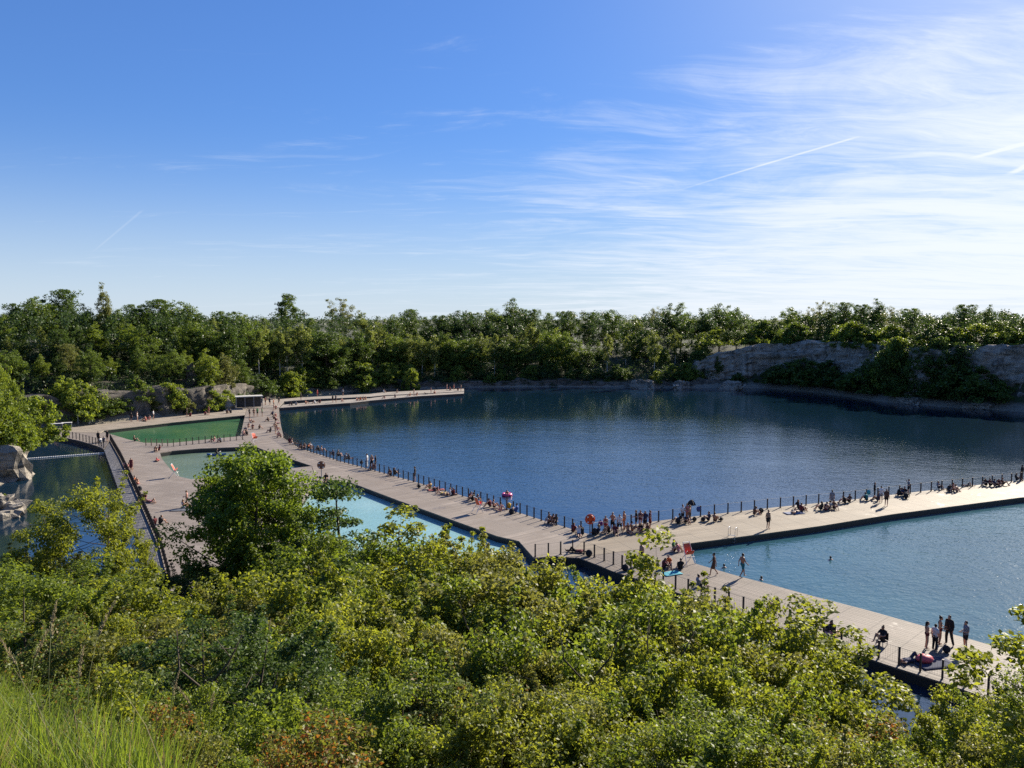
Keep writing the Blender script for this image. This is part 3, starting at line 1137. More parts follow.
hung_bag(698.3, 516.6, "blue bag hung on a railing post of the sunlit pier", M_BLUEF)
hung_bag(868.3, 499.2, "teal-blue bag hung on the railing beside a crouching person", M_TEALF)
hung_bag(600.3, 531.5, "purple bag hung on the lake railing right of the lifebuoy", plain("purple_fabric", (0.16, 0.05, 0.22), 0.85))


def towel(px, py, label, mat, L=1.7, W=0.75, rz=0.3):
    x, y = P(px, py, DECK)
    vs, nq = [], 12
    for i in range(nq + 1):
        for j in range(6):
            u, v = (i / nq - .5) * L, (j / 5 - .5) * W
            vs.append((u, v, 0.022 + 0.018 * mnoise.noise((u * 3 + px, v * 3, py))))
    ii = np.arange((nq + 1) * 6).reshape(nq + 1, 6)
    q = np.stack([ii[:-1, :-1], ii[1:, :-1], ii[1:, 1:], ii[:-1, 1:]], -1).reshape(-1, 4)
    me = np_mesh('towel', vs, q, [mat], True)
    o = put('towel', me, None, (x, y, DECK + 0.04), rz)
    md = o.modifiers.new('thick', 'SOLIDIFY')
    md.thickness = 0.02
    md.offset = -1
    return tag(o, label, 'towel', 'towels spread on the decks')


towel(181, 510.5, "dark grey towel spread beside the trio on the wide platform", plain("grey_towel", (0.09, 0.10, 0.12), 0.9), 2.0, 0.9, 0.1)
towel(794, 513.4, "faded blue towel under a lying sunbather on the sunlit pier", plain("faded_blue_towel", (0.16, 0.18, 0.26), 0.9), 2.0, 0.9, 0.2)
towel(436, 490.2, "dark red towel under a lying sunbather by the lake railing", plain("red_towel", (0.22, 0.04, 0.04), 0.9), 1.9, 0.8, 0.3)
towel(934, 664, "dark blue blanket spread by the railing near the pink bundle", plain("navy_blanket", (0.02, 0.03, 0.07), 0.9), 2.2, 1.3, 0.2)
towel(828, 636, "pale pink towel under the couple at the near railing", plain("pale_pink_towel", (0.42, 0.22, 0.22), 0.9), 1.8, 0.8, 0.4)
o = towel(671.5, 574, "teal towel spread on the nearest pier behind the young tree", M_TEALF, 1.5, 0.9, 0.4)
# pink bundle
x, y = P(924.5, 662.5, DECK)
b = MB()
b.ellipsoid((0, 0, 0.18), (0.50, 0.36, 0.25), 18, 12)
b.v = [(p[0] * (1 + .12 * mnoise.noise((p[0] * 3, p[1] * 3, p[2] * 3))), p[1], max(0.0, p[2] * (1 + .2 * mnoise.noise((p[0] * 4, p[1] * 4, 1.0))))) for p in b.v]
tag(b.obj('beach_bag', M_PINK, None, True, (x, y, DECK + 0.05)), "large soft pink beach bag on the nearest pier before the five talkers", 'bag')
# dark parasol leaning over the group on the pale pier
x, y = P(690.5, 520.5, DECK)
r = thing('parasol', "half-closed dark parasol held up among the group by the blue bag", 'parasol', (x, y, DECK + 0.03), 0.3)
b = MB()
b.tube([(0, 0, 0), (0.08, 0, 1.95)], 0.028, 6)
b.obj('pole', M_GREYP, r)
b = MB()
n = 16
vs = [(0.085, 0, 2.02)]
for ring_i, (rr, z) in enumerate(((0.16, 1.93), (0.30, 1.74), (0.40, 1.5))):
    for k in range(n):
        q = 2 * pi * k / n
        w = rr * (1 + 0.12 * (-1) ** k)
        vs.append((0.075 + w * cos(q), w * sin(q), z))
fs = [(0, 1 + k, 1 + (k + 1) % n) for k in range(n)]
for i in range(2):
    for k in range(n):
        k2 = (k + 1) % n
        fs.append((1 + i * n + k, 1 + (i + 1) * n + k, 1 + (i + 1) * n + k2, 1 + i * n + k2))
b.add(vs, fs)
b.obj('canopy', M_DARKF, r)

# ------------------------------------------------------------------ vegetation: prototypes
def quads_from(c, nrm, L, W, r, fold=0.18):
    """leaf-shaped folded quads: centres c (N,3), normals, lengths, widths"""
    n = len(c)
    a = r.normal(size=(n, 3))
    a -= nrm * (a * nrm).sum(1, keepdims=True)
    a /= np.linalg.norm(a, axis=1, keepdims=True) + 1e-9
    b = np.cross(nrm, a)
    L = L[:, None]
    W = W[:, None]
    v0 = c - a * L * 0.5
    v1 = c - a * L * 0.05 + b * W * 0.5 + nrm * W * fold
    v2 = c + a * L * 0.5 - nrm * L * 0.08
    v3 = c - a * L * 0.05 - b * W * 0.5 + nrm * W * fold
    v = np.stack([v0, v1, v2, v3], 1).reshape(-1, 3)
    f = np.arange(4 * n).reshape(n, 4)
    return v, f


def tree_proto(kind, seed, H, rad, base, profile, nclump, nleaf, csize, leaf, stems=1, flat=0.7, up=0.7, lean=0.0, trunk_r=0.12,
               lobes=0.35, inner=0.25, mat=None, bark=None, limb_share=0.45, aspect=0.6, shoots=0):
    r = np.random.default_rng(seed)
    rr = random.Random(seed)
    ph = r.uniform(0, 2 * pi, 6)
    cl = []
    limbs = MB()
    tops = []
    for s in range(stems):
        a = 2 * pi * s / max(stems, 1) + rr.uniform(-.4, .4)
        sp = 0 if stems == 1 else rad * rr.uniform(0.25, 0.55)
        hx = H * rr.uniform(0.72, 0.93) if stems > 1 else H * 0.94
        pts, rads = [], []
        bx, by = (0, 0) if stems == 1 else (cos(a) * 0.12 * stems ** .3, sin(a) * 0.12 * stems ** .3)
        wob = (rr.uniform(-1, 1), rr.uniform(-1, 1))
        for i in range(8):
            t = i / 7
            pts.append((bx + cos(a) * sp * t + lean * t * t * H + wob[0] * .03 * H * sin(t * 4), by + sin(a) * sp * t + wob[1] * .03 * H * sin(t * 3.1), hx * t - (0.3 if i == 0 else 0)))
            rads.append(trunk_r * (1.0 - 0.88 * t) * (1 if stems == 1 else 0.6))
        limbs.tube(pts, rads, 7 if stems == 1 else 5)
        tops.append([Vector(p) for p in pts])
    ts = np.linspace(0, 1, 60)
    wgt = np.array([max(0.02, profile(t)) for t in ts]) ** 1.4
    wgt /= wgt.sum()
    for i in range(nclump):
        t = float(r.choice(ts, p=wgt) + r.uniform(-.01, .01))
        t = min(max(t, 0), 1)
        az_ = r.uniform(0, 2 * pi)
        lob = 1 + lobes * (0.5 * sin(2 * az_ + ph[0] + 3 * t) + 0.4 * sin(3 * az_ + ph[1] - 5 * t) + 0.4 * sin(5 * az_ + ph[2] + 9 * t))
        R = rad * profile(t) * lob
        q = sqrt(inner ** 2 + (1 - inner ** 2) * r.uniform())
        z = H * (base + (1 - base) * t) * (1 + 0.03 * r.normal())
        x0 = lean * (z / H) ** 2 * H
        c = Vector((x0 + R * q * cos(az_), R * q * sin(az_), z))
        cl.append(c)
        if r.uniform() < limb_share:
            st = tops[rr.randrange(len(tops))]
            tz = max(0.05, min(0.95, (z - R * q * rr.uniform(0.3, 0.8)) / (st[-1].z)))
            k = tz * 7
            i0 = min(int(k), 6)
            p0 = st[i0].lerp(st[i0 + 1], k - i0)
            mid = p0.lerp(c, 0.55) + Vector((0, 0, -0.05 * R if flat > .5 else 0))
            w = trunk_r * (1 - 0.8 * tz) * 0.38
            limbs.tube([p0, mid, c], [w, w * 0.6, w * 0.2], 5, cap=False)
    base_sizes = csize * r.uniform(0.6, 1.35, len(cl))
    extra = []
    for i in range(shoots):                           # young shoots breaking the outline
        c = cl[rr.randrange(len(cl))]
        d = Vector((c.x, c.y, 0)) * 0.35 + Vector((rr.uniform(-.3, .3), rr.uniform(-.3, .3), rr.uniform(0.7, 1.2)))
        d.normalize()
        L = H * rr.uniform(0.10, 0.24)
        limbs.tube([c, c + d * L], [0.008, 0.003], 4, cap=False)
        for q in range(5):
            extra.append((c + d * L * (0.25 + 0.2 * q), csize * 0.34 * (1.25 - 0.12 * q)))
    trunk_me = limbs.mesh('trunk', bark, True)
    cl = np.array([tuple(c) for c in cl])
    per = max(1, nleaf // nclump)
    sizes = base_sizes
    cc = np.repeat(cl, per, 0)
    ss = np.repeat(sizes, per)[:, None]
    if extra:
        pe = max(6, per // 7)
        cc = np.concatenate([cc, np.repeat(np.array([tuple(e[0]) for e in extra]), pe, 0)])
        ss = np.concatenate([ss, np.repeat(np.array([e[1] for e in extra]), pe)[:, None]])
    d = r.normal(size=cc.shape)
    d /= np.linalg.norm(d, axis=1, keepdims=True) + 1e-9
    d *= (r.uniform(0, 1, (len(cc), 1)) ** 0.45)
    off = d * ss * np.array([1, 1, flat])
    pos = cc + off
    nrm = r.normal(size=cc.shape) * 0.75 + d * 0.5 + np.array([0, 0, up])
    nrm /= np.linalg.norm(nrm, axis=1, keepdims=True) + 1e-9
    L = leaf * r.uniform(0.6, 1.3, len(cc))
    v, f = quads_from(pos, nrm, L, L * aspect, r)
    keep = v.reshape(-1, 4, 3)[:, :, 2].min(1) > 0.0
    v = v.reshape(-1, 4, 3)[keep].reshape(-1, 3)
    f = np.arange(len(v)).reshape(-1, 4)
    crown_me = np_mesh('crown', v, f, [mat])
    htop = 0.96 * float(v[:, 2].max()) if shoots else float(np.percentile(v[:, 2], 99.7))
    return dict(kind=kind, H=htop, rad=rad, trunk=trunk_me, crown=crown_me)


ROUND = lambda t: sqrt(max(0.0, 1 - (2 * t - 0.9) ** 2 / 1.25)) if t < 0.98 else 0.15
OVAL = lambda t: max(0.12, sin(pi * min(1, (t + 0.12) / 1.1)) ** 0.75)
COLUMN = lambda t: max(0.18, min(1, 0.55 + t * 1.2) * (1 - t ** 3.2) ** 0.6)
SPIRE = lambda t: max(0.06, (1 - t) ** 0.8 * min(1, 0.4 + 3 * t))
DOME = lambda t: sqrt(max(0.02, 1 - t ** 2.2))
UMB = lambda t: max(0.2, min(1.0, 0.25 + 1.3 * t) * (1 - t ** 5) ** 0.5)

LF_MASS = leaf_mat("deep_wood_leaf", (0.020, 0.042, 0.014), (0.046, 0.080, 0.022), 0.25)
LF_DARK = leaf_mat("dark_green_leaf", (0.028, 0.055, 0.013), (0.068, 0.115, 0.025), 0.32)
LF_MID = leaf_mat("green_leaf", (0.070, 0.108, 0.018), (0.140, 0.188, 0.034), 0.47)
LF_TREE = leaf_mat("deep_green_leaf", (0.056, 0.096, 0.016), (0.120, 0.178, 0.030), 0.45)
LF_LIGHT = leaf_mat("fresh_green_leaf", (0.096, 0.126, 0.019), (0.188, 0.218, 0.040), 0.49)
LF_BIRCH = leaf_mat("birch_leaf", (0.085, 0.125, 0.028), (0.165, 0.205, 0.055), 0.42)
LF_OLIVE = leaf_mat("olive_leaf", (0.098, 0.110, 0.026), (0.170, 0.182, 0.045), 0.45)
LF_GREY = leaf_mat("grey_green_leaf", (0.09, 0.115, 0.06), (0.16, 0.18, 0.095), 0.34)
LF_RED = leaf_mat("reddish_new_leaf", (0.080, 0.115, 0.022), (0.170, 0.175, 0.040), 0.40, ((0.22, 0.115, 0.035), 0.35))
LF_ROSE = leaf_mat("rose_leaf", (0.058, 0.095, 0.020), (0.125, 0.160, 0.038), 0.40, ((0.16, 0.11, 0.035), 0.15))

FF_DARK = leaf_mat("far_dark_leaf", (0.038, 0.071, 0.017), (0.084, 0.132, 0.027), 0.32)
FF_MID = leaf_mat("far_green_leaf", (0.061, 0.104, 0.020), (0.128, 0.183, 0.036), 0.36)
FF_LIGHT = leaf_mat("far_fresh_leaf", (0.084, 0.130, 0.021), (0.166, 0.218, 0.040), 0.40)
FF_BIRCH = leaf_mat("far_birch_leaf", (0.095, 0.132, 0.032), (0.186, 0.224, 0.059), 0.40)
FF_OLIVE = leaf_mat("far_olive_leaf", (0.090, 0.109, 0.029), (0.154, 0.168, 0.053), 0.34)

FAR = {
    'broad': [tree_proto('broad', 11 + i, 12, 4.2, 0.16, ROUND, 150, 9500, 0.95, 0.36, trunk_r=0.22, mat=m_, bark=M_BARK, lobes=0.38, inner=0.15) for i, m_ in enumerate((FF_MID, FF_DARK, FF_MID))],
    'ovate': [tree_proto('ovate', 31 + i, 13, 3.1, 0.14, OVAL, 130, 8500, 0.85, 0.34, trunk_r=0.2, mat=m_, bark=M_BARK, lobes=0.38, inner=0.15) for i, m_ in enumerate((FF_DARK, FF_MID, FF_LIGHT))],
    'birch': [tree_proto('birch', 51 + i, 15, 2.1, 0.36, OVAL, 85, 5600, 0.65, 0.30, trunk_r=0.15, mat=FF_BIRCH, bark=M_BIRCH, lobes=0.6, flat=1.0, up=0.3, inner=0.1) for i in range(4)],
    'poplar': [tree_proto('poplar', 71 + i, 17, 2.3, 0.12, COLUMN, 130, 8000, 0.7, 0.34, trunk_r=0.22, mat=FF_OLIVE if i == 0 else FF_DARK, bark=M_BARK, lobes=0.55, flat=1.0) for i in range(2)],
    'open': [tree_proto('open', 81 + i, 14, 4.0, 0.38, ROUND, 75, 4200, 0.75, 0.30, trunk_r=0.22, mat=FF_OLIVE, bark=M_BARK, lobes=0.6, inner=0.4, limb_share=0.8) for i in range(2)],
    'bush': [tree_proto('bush', 91 + i, 4.2, 2.6, 0.02, DOME, 90, 5600, 0.6, 0.30, stems=4, trunk_r=0.10, mat=m_, bark=M_BARK, lobes=0.38, inner=0.15) for i, m_ in enumerate((FF_MID, FF_DARK, FF_LIGHT))],
}


def plant(name, proto, x, y, ztop=None, label='', cat='tree', group=None, wide=1.0, s=None, rz=None, zb=None, leaf=None, sink=0.15):
    zg = G(x, y) if zb is None else zb
    if s is None:
        s = max(0.15, (ztop - zg)) / proto['H']
    r = thing(name, label, cat, (x, y, zg - sink), random.uniform(0, 6.28) if rz is None else rz, group, (s * wide, s * wide, s))
    put('trunk', proto['trunk'], r)
    c = put('crown', proto['crown'], r)
    if leaf is not None:
        repaint(c, leaf)
    return r


def at(px, py, D):
    """point of the sight line through a pixel at horizontal range D"""
    d = pix_dir(px, py)
    t = D / d.y
    return d.x * t, D, EYE + d.z * t


def shore_range(px):
    """how far away the far shore stands along an image column"""
    d = pix_dir(px, 384)
    D = 100.0
    ys = np.arange(96, 300, 1.0)
    sd, _ = shore_info(d.x / d.y * ys, ys)
    w = np.where(sd < 0)[0]
    return float(ys[w[-1]]) if len(w) else 100.0


# ------------------------------------------------------------------ far trees
LBL = {}
ORD = ["", "second", "third", "fourth", "fifth", "sixth", "seventh", "eighth", "ninth", "tenth", "eleventh", "twelfth",
       "thirteenth", "fourteenth", "fifteenth", "sixteenth", "seventeenth", "eighteenth", "nineteenth", "twentieth"]


def place_phrase(px):
    for lim, ph in ((30, "at the leafy bay's mouth"), (75, "above the bay's dark cove"), (125, "near the tall feathery poplar"),
                    (185, "above the green pool's cliff"), (232, "around the pointed rock stack"), (268, "behind the open shelter"),
                    (312, "under the lone dark poplar"), (362, "under the lone open-crowned tree"), (410, "behind the far twin piers"),
                    (465, "behind the far piers' tip"), (530, "on the wooded shore past the piers' tip"), (600, "on the middle of the far shore"),
                    (660, "above the layered waterline boulders"), (715, "where the wooded slope meets the cliff"),
                    (770, "on the tall cliff's first shoulder"), (830, "along the tall cliff's middle"), (890, "over the cliff's bushy gully"),
                    (950, "beyond the gully on the cliff"), (1100, "at the cliff's far end")):
        if px < lim:
            return ph


def far_label(look, px):
    base = f"{look} {place_phrase(px)}"
    k = LBL.get(base, 0)
    LBL[base] = k + 1
    return base if k == 0 else f"{ORD[k]} {base}"


# the skyline: px, py of the top, extra range behind the shore, kind, variant, width
SKY = [(3, 314, 26, 'ovate', 1, 1.1), (18, 303, 30, 'broad', 1, 1.0), (37, 297, 34, 'broad', 0, 1.0), (63, 289, 40, 'broad', 1, 1.0), (84, 304, 34, 'ovate', 0, 1.2),
       (102, 283, 34, 'poplar', 0, .95), (118, 309, 30, 'ovate', 1, 1.2), (136, 304, 34, 'broad', 1, 1.0), (158, 299, 36, 'broad', 1, 1.15), (180, 302, 36, 'broad', 0, 1.1),
       (199, 313, 34, 'ovate', 1, 1.1), (213, 317, 30, 'birch', 1, 1.2), (226, 311, 36, 'broad', 1, .9), (246, 315, 36, 'broad', 0, .9), (264, 318, 30, 'ovate', 1, 1.2),
       (287, 294, 60, 'poplar', 1, 1.55), (311, 318, 34, 'ovate', 1, 1.1), (340, 298, 62, 'open', 0, 1.0), (362, 313, 34, 'birch', 2, 1.3),
       (377, 317, 30, 'ovate', 0, 1.1), (393, 315, 36, 'broad', 0, .8), (410, 309, 44, 'broad', 1, .75), (425, 317, 36, 'ovate', 1, 1.1), (440, 315, 38, 'broad', 1, .8),
       (457, 311, 40, 'ovate', 0, 1.3), (473, 312, 42, 'broad', 1, .8), (492, 309, 42, 'broad', 0, .85), (512, 299, 46, 'ovate', 0, 1.35), (531, 309, 44, 'broad', 1, .8),
       (549, 313, 40, 'ovate', 1, 1.3), (566, 311, 42, 'broad', 1, .8), (590, 312, 40, 'broad', 1, .85), (612, 310, 42, 'broad', 0, .85), (633, 316, 36, 'ovate', 2, 1.3),
       (656, 307, 40, 'open', 1, .7), (669, 304, 44, 'ovate', 0, 1.2), (681, 303, 44, 'ovate', 1, 1.1), (702, 309, 40, 'ovate', 0, 1.1), (720, 304, 40, 'broad', 0, .9),
       (737, 308, 34, 'broad', 2, .8), (757, 319, 28, 'broad', 1, .8), (775, 318, 28, 'ovate', 1, 1.3), (791, 308, 30, 'broad', 2, .9), (806, 316, 26, 'broad', 1, .9),
       (820, 301, 32, 'open', 0, .75), (832, 305, 30, 'ovate', 0, 1.1), (845, 302, 32, 'broad', 1, .8), (862, 304, 30, 'broad', 1, .8), (877, 299, 32, 'ovate', 0, 1.2), (893, 306, 30, 'open', 1, .7),
       (911, 308, 28, 'broad', 1, .9), (930, 316, 26, 'broad', 2, .9), (949, 312, 28, 'broad', 2, .8), (966, 304, 30, 'broad', 1, .9), (990, 305, 28, 'ovate', 0, .9), (1011, 313, 30, 'broad', 1, .9), (1028, 316, 30, 'broad', 0, .9)]
LOOK = {'broad': "broad rounded skyline tree", 'ovate': "egg-shaped skyline tree", 'birch': "thin pale skyline birch", 'poplar': "tall columnar poplar", 'open': "gappy open-crowned skyline tree"}
for px, py, ex, kind, var, wd in SKY:
    D = shore_range(px) + ex
    x, y, z = at(px, py, D)
    look = LOOK[kind]
    if (px, kind) == (102, 'poplar'):
        lab = "tallest feathery poplar above the wooded bank behind the green pool"
    elif px == 287:
        lab = "lone dark dense poplar standing clear above the far skyline"
    elif px == 340:
        lab = "lone tall tree with a loose see-through crown above the skyline"
    else:
        lab = far_label(look, px)
    plant(kind + '_tree' if kind not in ('birch', 'poplar') else kind, FAR[kind][var % len(FAR[kind])], x, y, z, lab, 'tree', 'trees along the far skyline', wd, leaf=FF_OLIVE if kind == 'open' else None)

# front rows: px, py of the top, range behind the shore
rr = random.Random(5)
ROWS = []
for px in range(6, 262, 17):                                             # wooded bank on the near left, in tiers
    ROWS.append((px + rr.uniform(-4, 4), rr.uniform(322, 338), rr.uniform(17, 24), rr.choice(['broad', 'ovate', 'ovate', 'broad', 'birch']), rr.uniform(0.95, 1.25)))
for px in range(2, 250, 17):
    ROWS.append((px + rr.uniform(-5, 5), rr.uniform(342, 364), rr.uniform(8, 13), rr.choice(['broad', 'ovate', 'ovate', 'broad']), rr.uniform(0.95, 1.2)))
for px in range(48, 246, 15):
    ROWS.append((px + rr.uniform(-5, 5), rr.uniform(372, 396), rr.uniform(2.0, 5.5), 'bush', rr.uniform(0.7, 1.15)))
px = 258
while px < 560:                                                          # birches along the back shore
    f = (px - 250) / 300
    kind = 'birch' if rr.random() < 0.80 - 0.5 * f else rr.choice(['ovate', 'broad'])
    ROWS.append((px, rr.uniform(322, 338) if kind == 'birch' else rr.uniform(328, 342), rr.uniform(8, 19), kind, rr.uniform(1.0, 1.35)))
    px += rr.uniform(5.0, 8.0)
px = 566
while px < 715:
    ROWS.append((px, rr.uniform(323, 352), rr.uniform(8, 26), rr.choice(['broad', 'ovate', 'ovate', 'birch']), rr.uniform(0.9, 1.2)))
    px += rr.uniform(8, 13)
for px in range(268, 704, 13):                                           # low growth at the back shore's foot
    ROWS.append((px + rr.uniform(-7, 7), rr.uniform(362, 378), rr.uniform(3.5, 7), 'bush', rr.uniform(0.9, 1.4)))
px = 716
while px < 1030:                                                         # on top of the tall cliff
    ROWS.append((px, rr.uniform(320, 336), rr.uniform(12.5, 20), rr.choice(['bush', 'broad', 'bush']), rr.uniform(1.1, 1.5)))
    px += rr.uniform(9, 13)
NAMES = {'broad': ("broad_tree", "round-headed tree"), 'ovate': ("ovate_tree", "upright leafy tree"), 'birch': ("birch", "slim pale-trunked birch"), 'bush': ("bush", "low spreading bush")}
for px, py, ex, kind, wd in ROWS:
    D = shore_range(px) + ex
    x, y, z = at(px, py, D)
    zg = G(x, y)
    if 715 < px:
        zg = max(zg, 12.0)
    if z - zg < 1.2:
        z = zg + rr.uniform(1.5, 3.0)
    var = rr.randrange(len(FAR[kind]))
    tone = None
    if px < 250 and rr.random() < 0.35:
        tone = rr.choice([FF_LIGHT, FF_MID, FF_OLIVE])
    if px > 690 and rr.random() < 0.4:
        tone = rr.choice([FF_LIGHT, FF_MID])
    t_ = tone or FAR[kind][var]['crown'].materials[0]
    adj = {FF_DARK: "dark", FF_MID: "green", FF_LIGHT: "bright green", FF_OLIVE: "olive", FF_BIRCH: ""}[t_]
    nm, look = NAMES[kind]
    lab = far_label((adj + " " + look).strip(), px)
    plant(nm, FAR[kind][var], x, y, z, lab, 'bush' if kind == 'bush' else 'tree', 'trees and bushes in front rows of the far banks', wd, zb=zg, leaf=tone)

# dark bushes on the shelf and in the gully of the tall cliff: px, top py, foot range from shore
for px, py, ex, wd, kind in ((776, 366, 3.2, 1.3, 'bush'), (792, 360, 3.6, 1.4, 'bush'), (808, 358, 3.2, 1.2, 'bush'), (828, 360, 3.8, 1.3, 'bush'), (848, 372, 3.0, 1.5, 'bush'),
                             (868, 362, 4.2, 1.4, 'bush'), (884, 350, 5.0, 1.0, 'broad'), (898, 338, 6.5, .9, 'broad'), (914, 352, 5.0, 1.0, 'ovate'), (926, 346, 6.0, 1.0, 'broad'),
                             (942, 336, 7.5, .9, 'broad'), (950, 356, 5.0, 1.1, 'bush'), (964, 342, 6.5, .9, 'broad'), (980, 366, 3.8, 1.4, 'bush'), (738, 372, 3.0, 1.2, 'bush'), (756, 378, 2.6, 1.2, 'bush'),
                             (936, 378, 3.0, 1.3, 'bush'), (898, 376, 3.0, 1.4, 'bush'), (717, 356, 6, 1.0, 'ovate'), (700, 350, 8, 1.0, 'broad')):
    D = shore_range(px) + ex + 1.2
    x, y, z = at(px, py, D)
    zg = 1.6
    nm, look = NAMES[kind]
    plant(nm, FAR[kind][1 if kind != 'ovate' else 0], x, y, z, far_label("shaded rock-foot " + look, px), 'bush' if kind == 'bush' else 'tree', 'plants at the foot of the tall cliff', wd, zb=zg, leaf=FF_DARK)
# single sunlit bushes by the back shore
for px, py, D, lab, m_ in ((294, 385, 193, "small bright round bush on the ledge between shelter and far piers", FF_LIGHT), (411, 368, 214, "bright yellow-green bush on the ledge above the far piers", FF_LIGHT),
                           (365, 383, 208, "tiny pale bush on the ledge behind the far piers", FF_LIGHT), (895, 337, 187, "sunlit bush standing out from the cliff's gully", FF_LIGHT)):
    x, y, z = at(px, py, D)
    plant('bush', FAR['bush'][2], x, y, z, lab, 'bush', None, .62, leaf=m_, zb=min(G(x, y), z - 2.2))
# the leafy bank over the rock outcrop at the bay's mouth
for px, py, D, kind, wd, lab in ((-2, 364, 100, 'broad', .5, "bright bushy tree crowning the rock outcrop at the photo's edge"), (14, 380, 101, 'broad', .42, "bright rounded tree over the outcrop's inner side"),
                                 (34, 396, 104, 'bush', .9, "yellow-green bush hanging over the dark cove"), (8, 408, 96, 'bush', .9, "bright bush just above the pale outcrop"),
                                 (22, 414, 98, 'bush', .7, "leafy bush at the outcrop's water end"), (-12, 380, 94, 'broad', .8, "bright tree cut by the photo's edge above the outcrop"),
                                 (4, 492, 78, 'bush', .8, "low green bush on the small boulder below the outcrop")):
    x, y, z = at(px, py, D)
    zg = max(G(x, y), 3.2) if D > 90 else 1.6
    plant('bushy_tree' if kind == 'broad' else 'bush', FAR[kind][2 if kind == 'bush' else 0], x, y, z, lab, 'tree' if kind == 'broad' else 'bush', None, wd, zb=zg, leaf=FF_LIGHT)

# ------------------------------------------------------------------ woods and low growth that read as one mass
def scatter_mass(name, pts, leaf, per, csize, mat, label, seed, up=0.6):
    r = np.random.default_rng(seed)
    pts = np.asarray(pts)
    cc = np.repeat(pts[:, :3], per, 0)
    ss = np.repeat(pts[:, 3], per)[:, None]
    d = r.normal(size=cc.shape)
    d /= np.linalg.norm(d, axis=1, keepdims=True) + 1e-9
    pos = cc + d * ss * r.uniform(0, 1, (len(cc), 1)) ** 0.4 * np.array([1, 1, .8])
    nrm = r.normal(size=cc.shape) * .7 + d * .5 + np.array([0, 0, up])
    nrm /= np.linalg.norm(nrm, axis=1, keepdims=True)
    L = leaf * r.uniform(.6, 1.3, len(cc))
    v, f = quads_from(pos, nrm, L, L * .6, r)
    o = put(name, np_mesh(name, v, f, [mat]))
    o['kind'] = 'stuff'
    o['label'] = label
    return o


r2 = np.random.default_rng(77)
pts = []
sk = np.array([(s[0], s[1]) for s in sorted(SKY)])
while len(pts) < 3200:                                                   # the wood behind the front rows
    px = r2.uniform(-60, 1090)
    top = np.interp(px, sk[:, 0], sk[:, 1])
    top = max(top, 311)
    ex = r2.uniform(16, 95)
    D = shore_range(px) + ex
    x, y, zt = at(px, top + r2.uniform(0, 9), D)
    zg = G(x, y)
    if px > 715:
        zg = max(zg, 12)
    z = zg + (zt - zg) * r2.uniform(0.12, 1) ** 0.6
    pts.append((x, y, z, r2.uniform(1.0, 1.9)))
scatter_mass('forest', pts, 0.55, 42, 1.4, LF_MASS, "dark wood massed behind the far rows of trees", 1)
pts = []
while len(pts) < 2200:                                                    # thicket clothing the far banks
    px = r2.uniform(-40, 712)
    ex = r2.uniform(4, 26) if px < 250 else r2.uniform(1.6, 24 if px < 600 else 45)
    D = shore_range(px) + ex
    d = pix_dir(px, 384)
    x, y = d.x / d.y * D, D
    pts.append((x, y, G(x, y) + r2.uniform(0.2, 2.8), r2.uniform(0.7, 1.5)))
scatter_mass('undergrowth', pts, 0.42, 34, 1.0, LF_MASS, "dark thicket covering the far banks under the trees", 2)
pts = []
while len(pts) < 420:                                                    # turf and creepers along the cliff's rim
    px = r2.uniform(700, 1060)
    D = shore_range(px) + r2.uniform(9.5, 16)
    d = pix_dir(px, 384)
    x, y = d.x / d.y * D, D
    pts.append((x, y, max(G(x, y), 12.4) + r2.uniform(-.3, 1.3), r2.uniform(.5, 1.1)))
scatter_mass('undergrowth', pts, 0.38, 30, 1.0, LF_MID, "green growth along the rim of the tall cliff", 3)

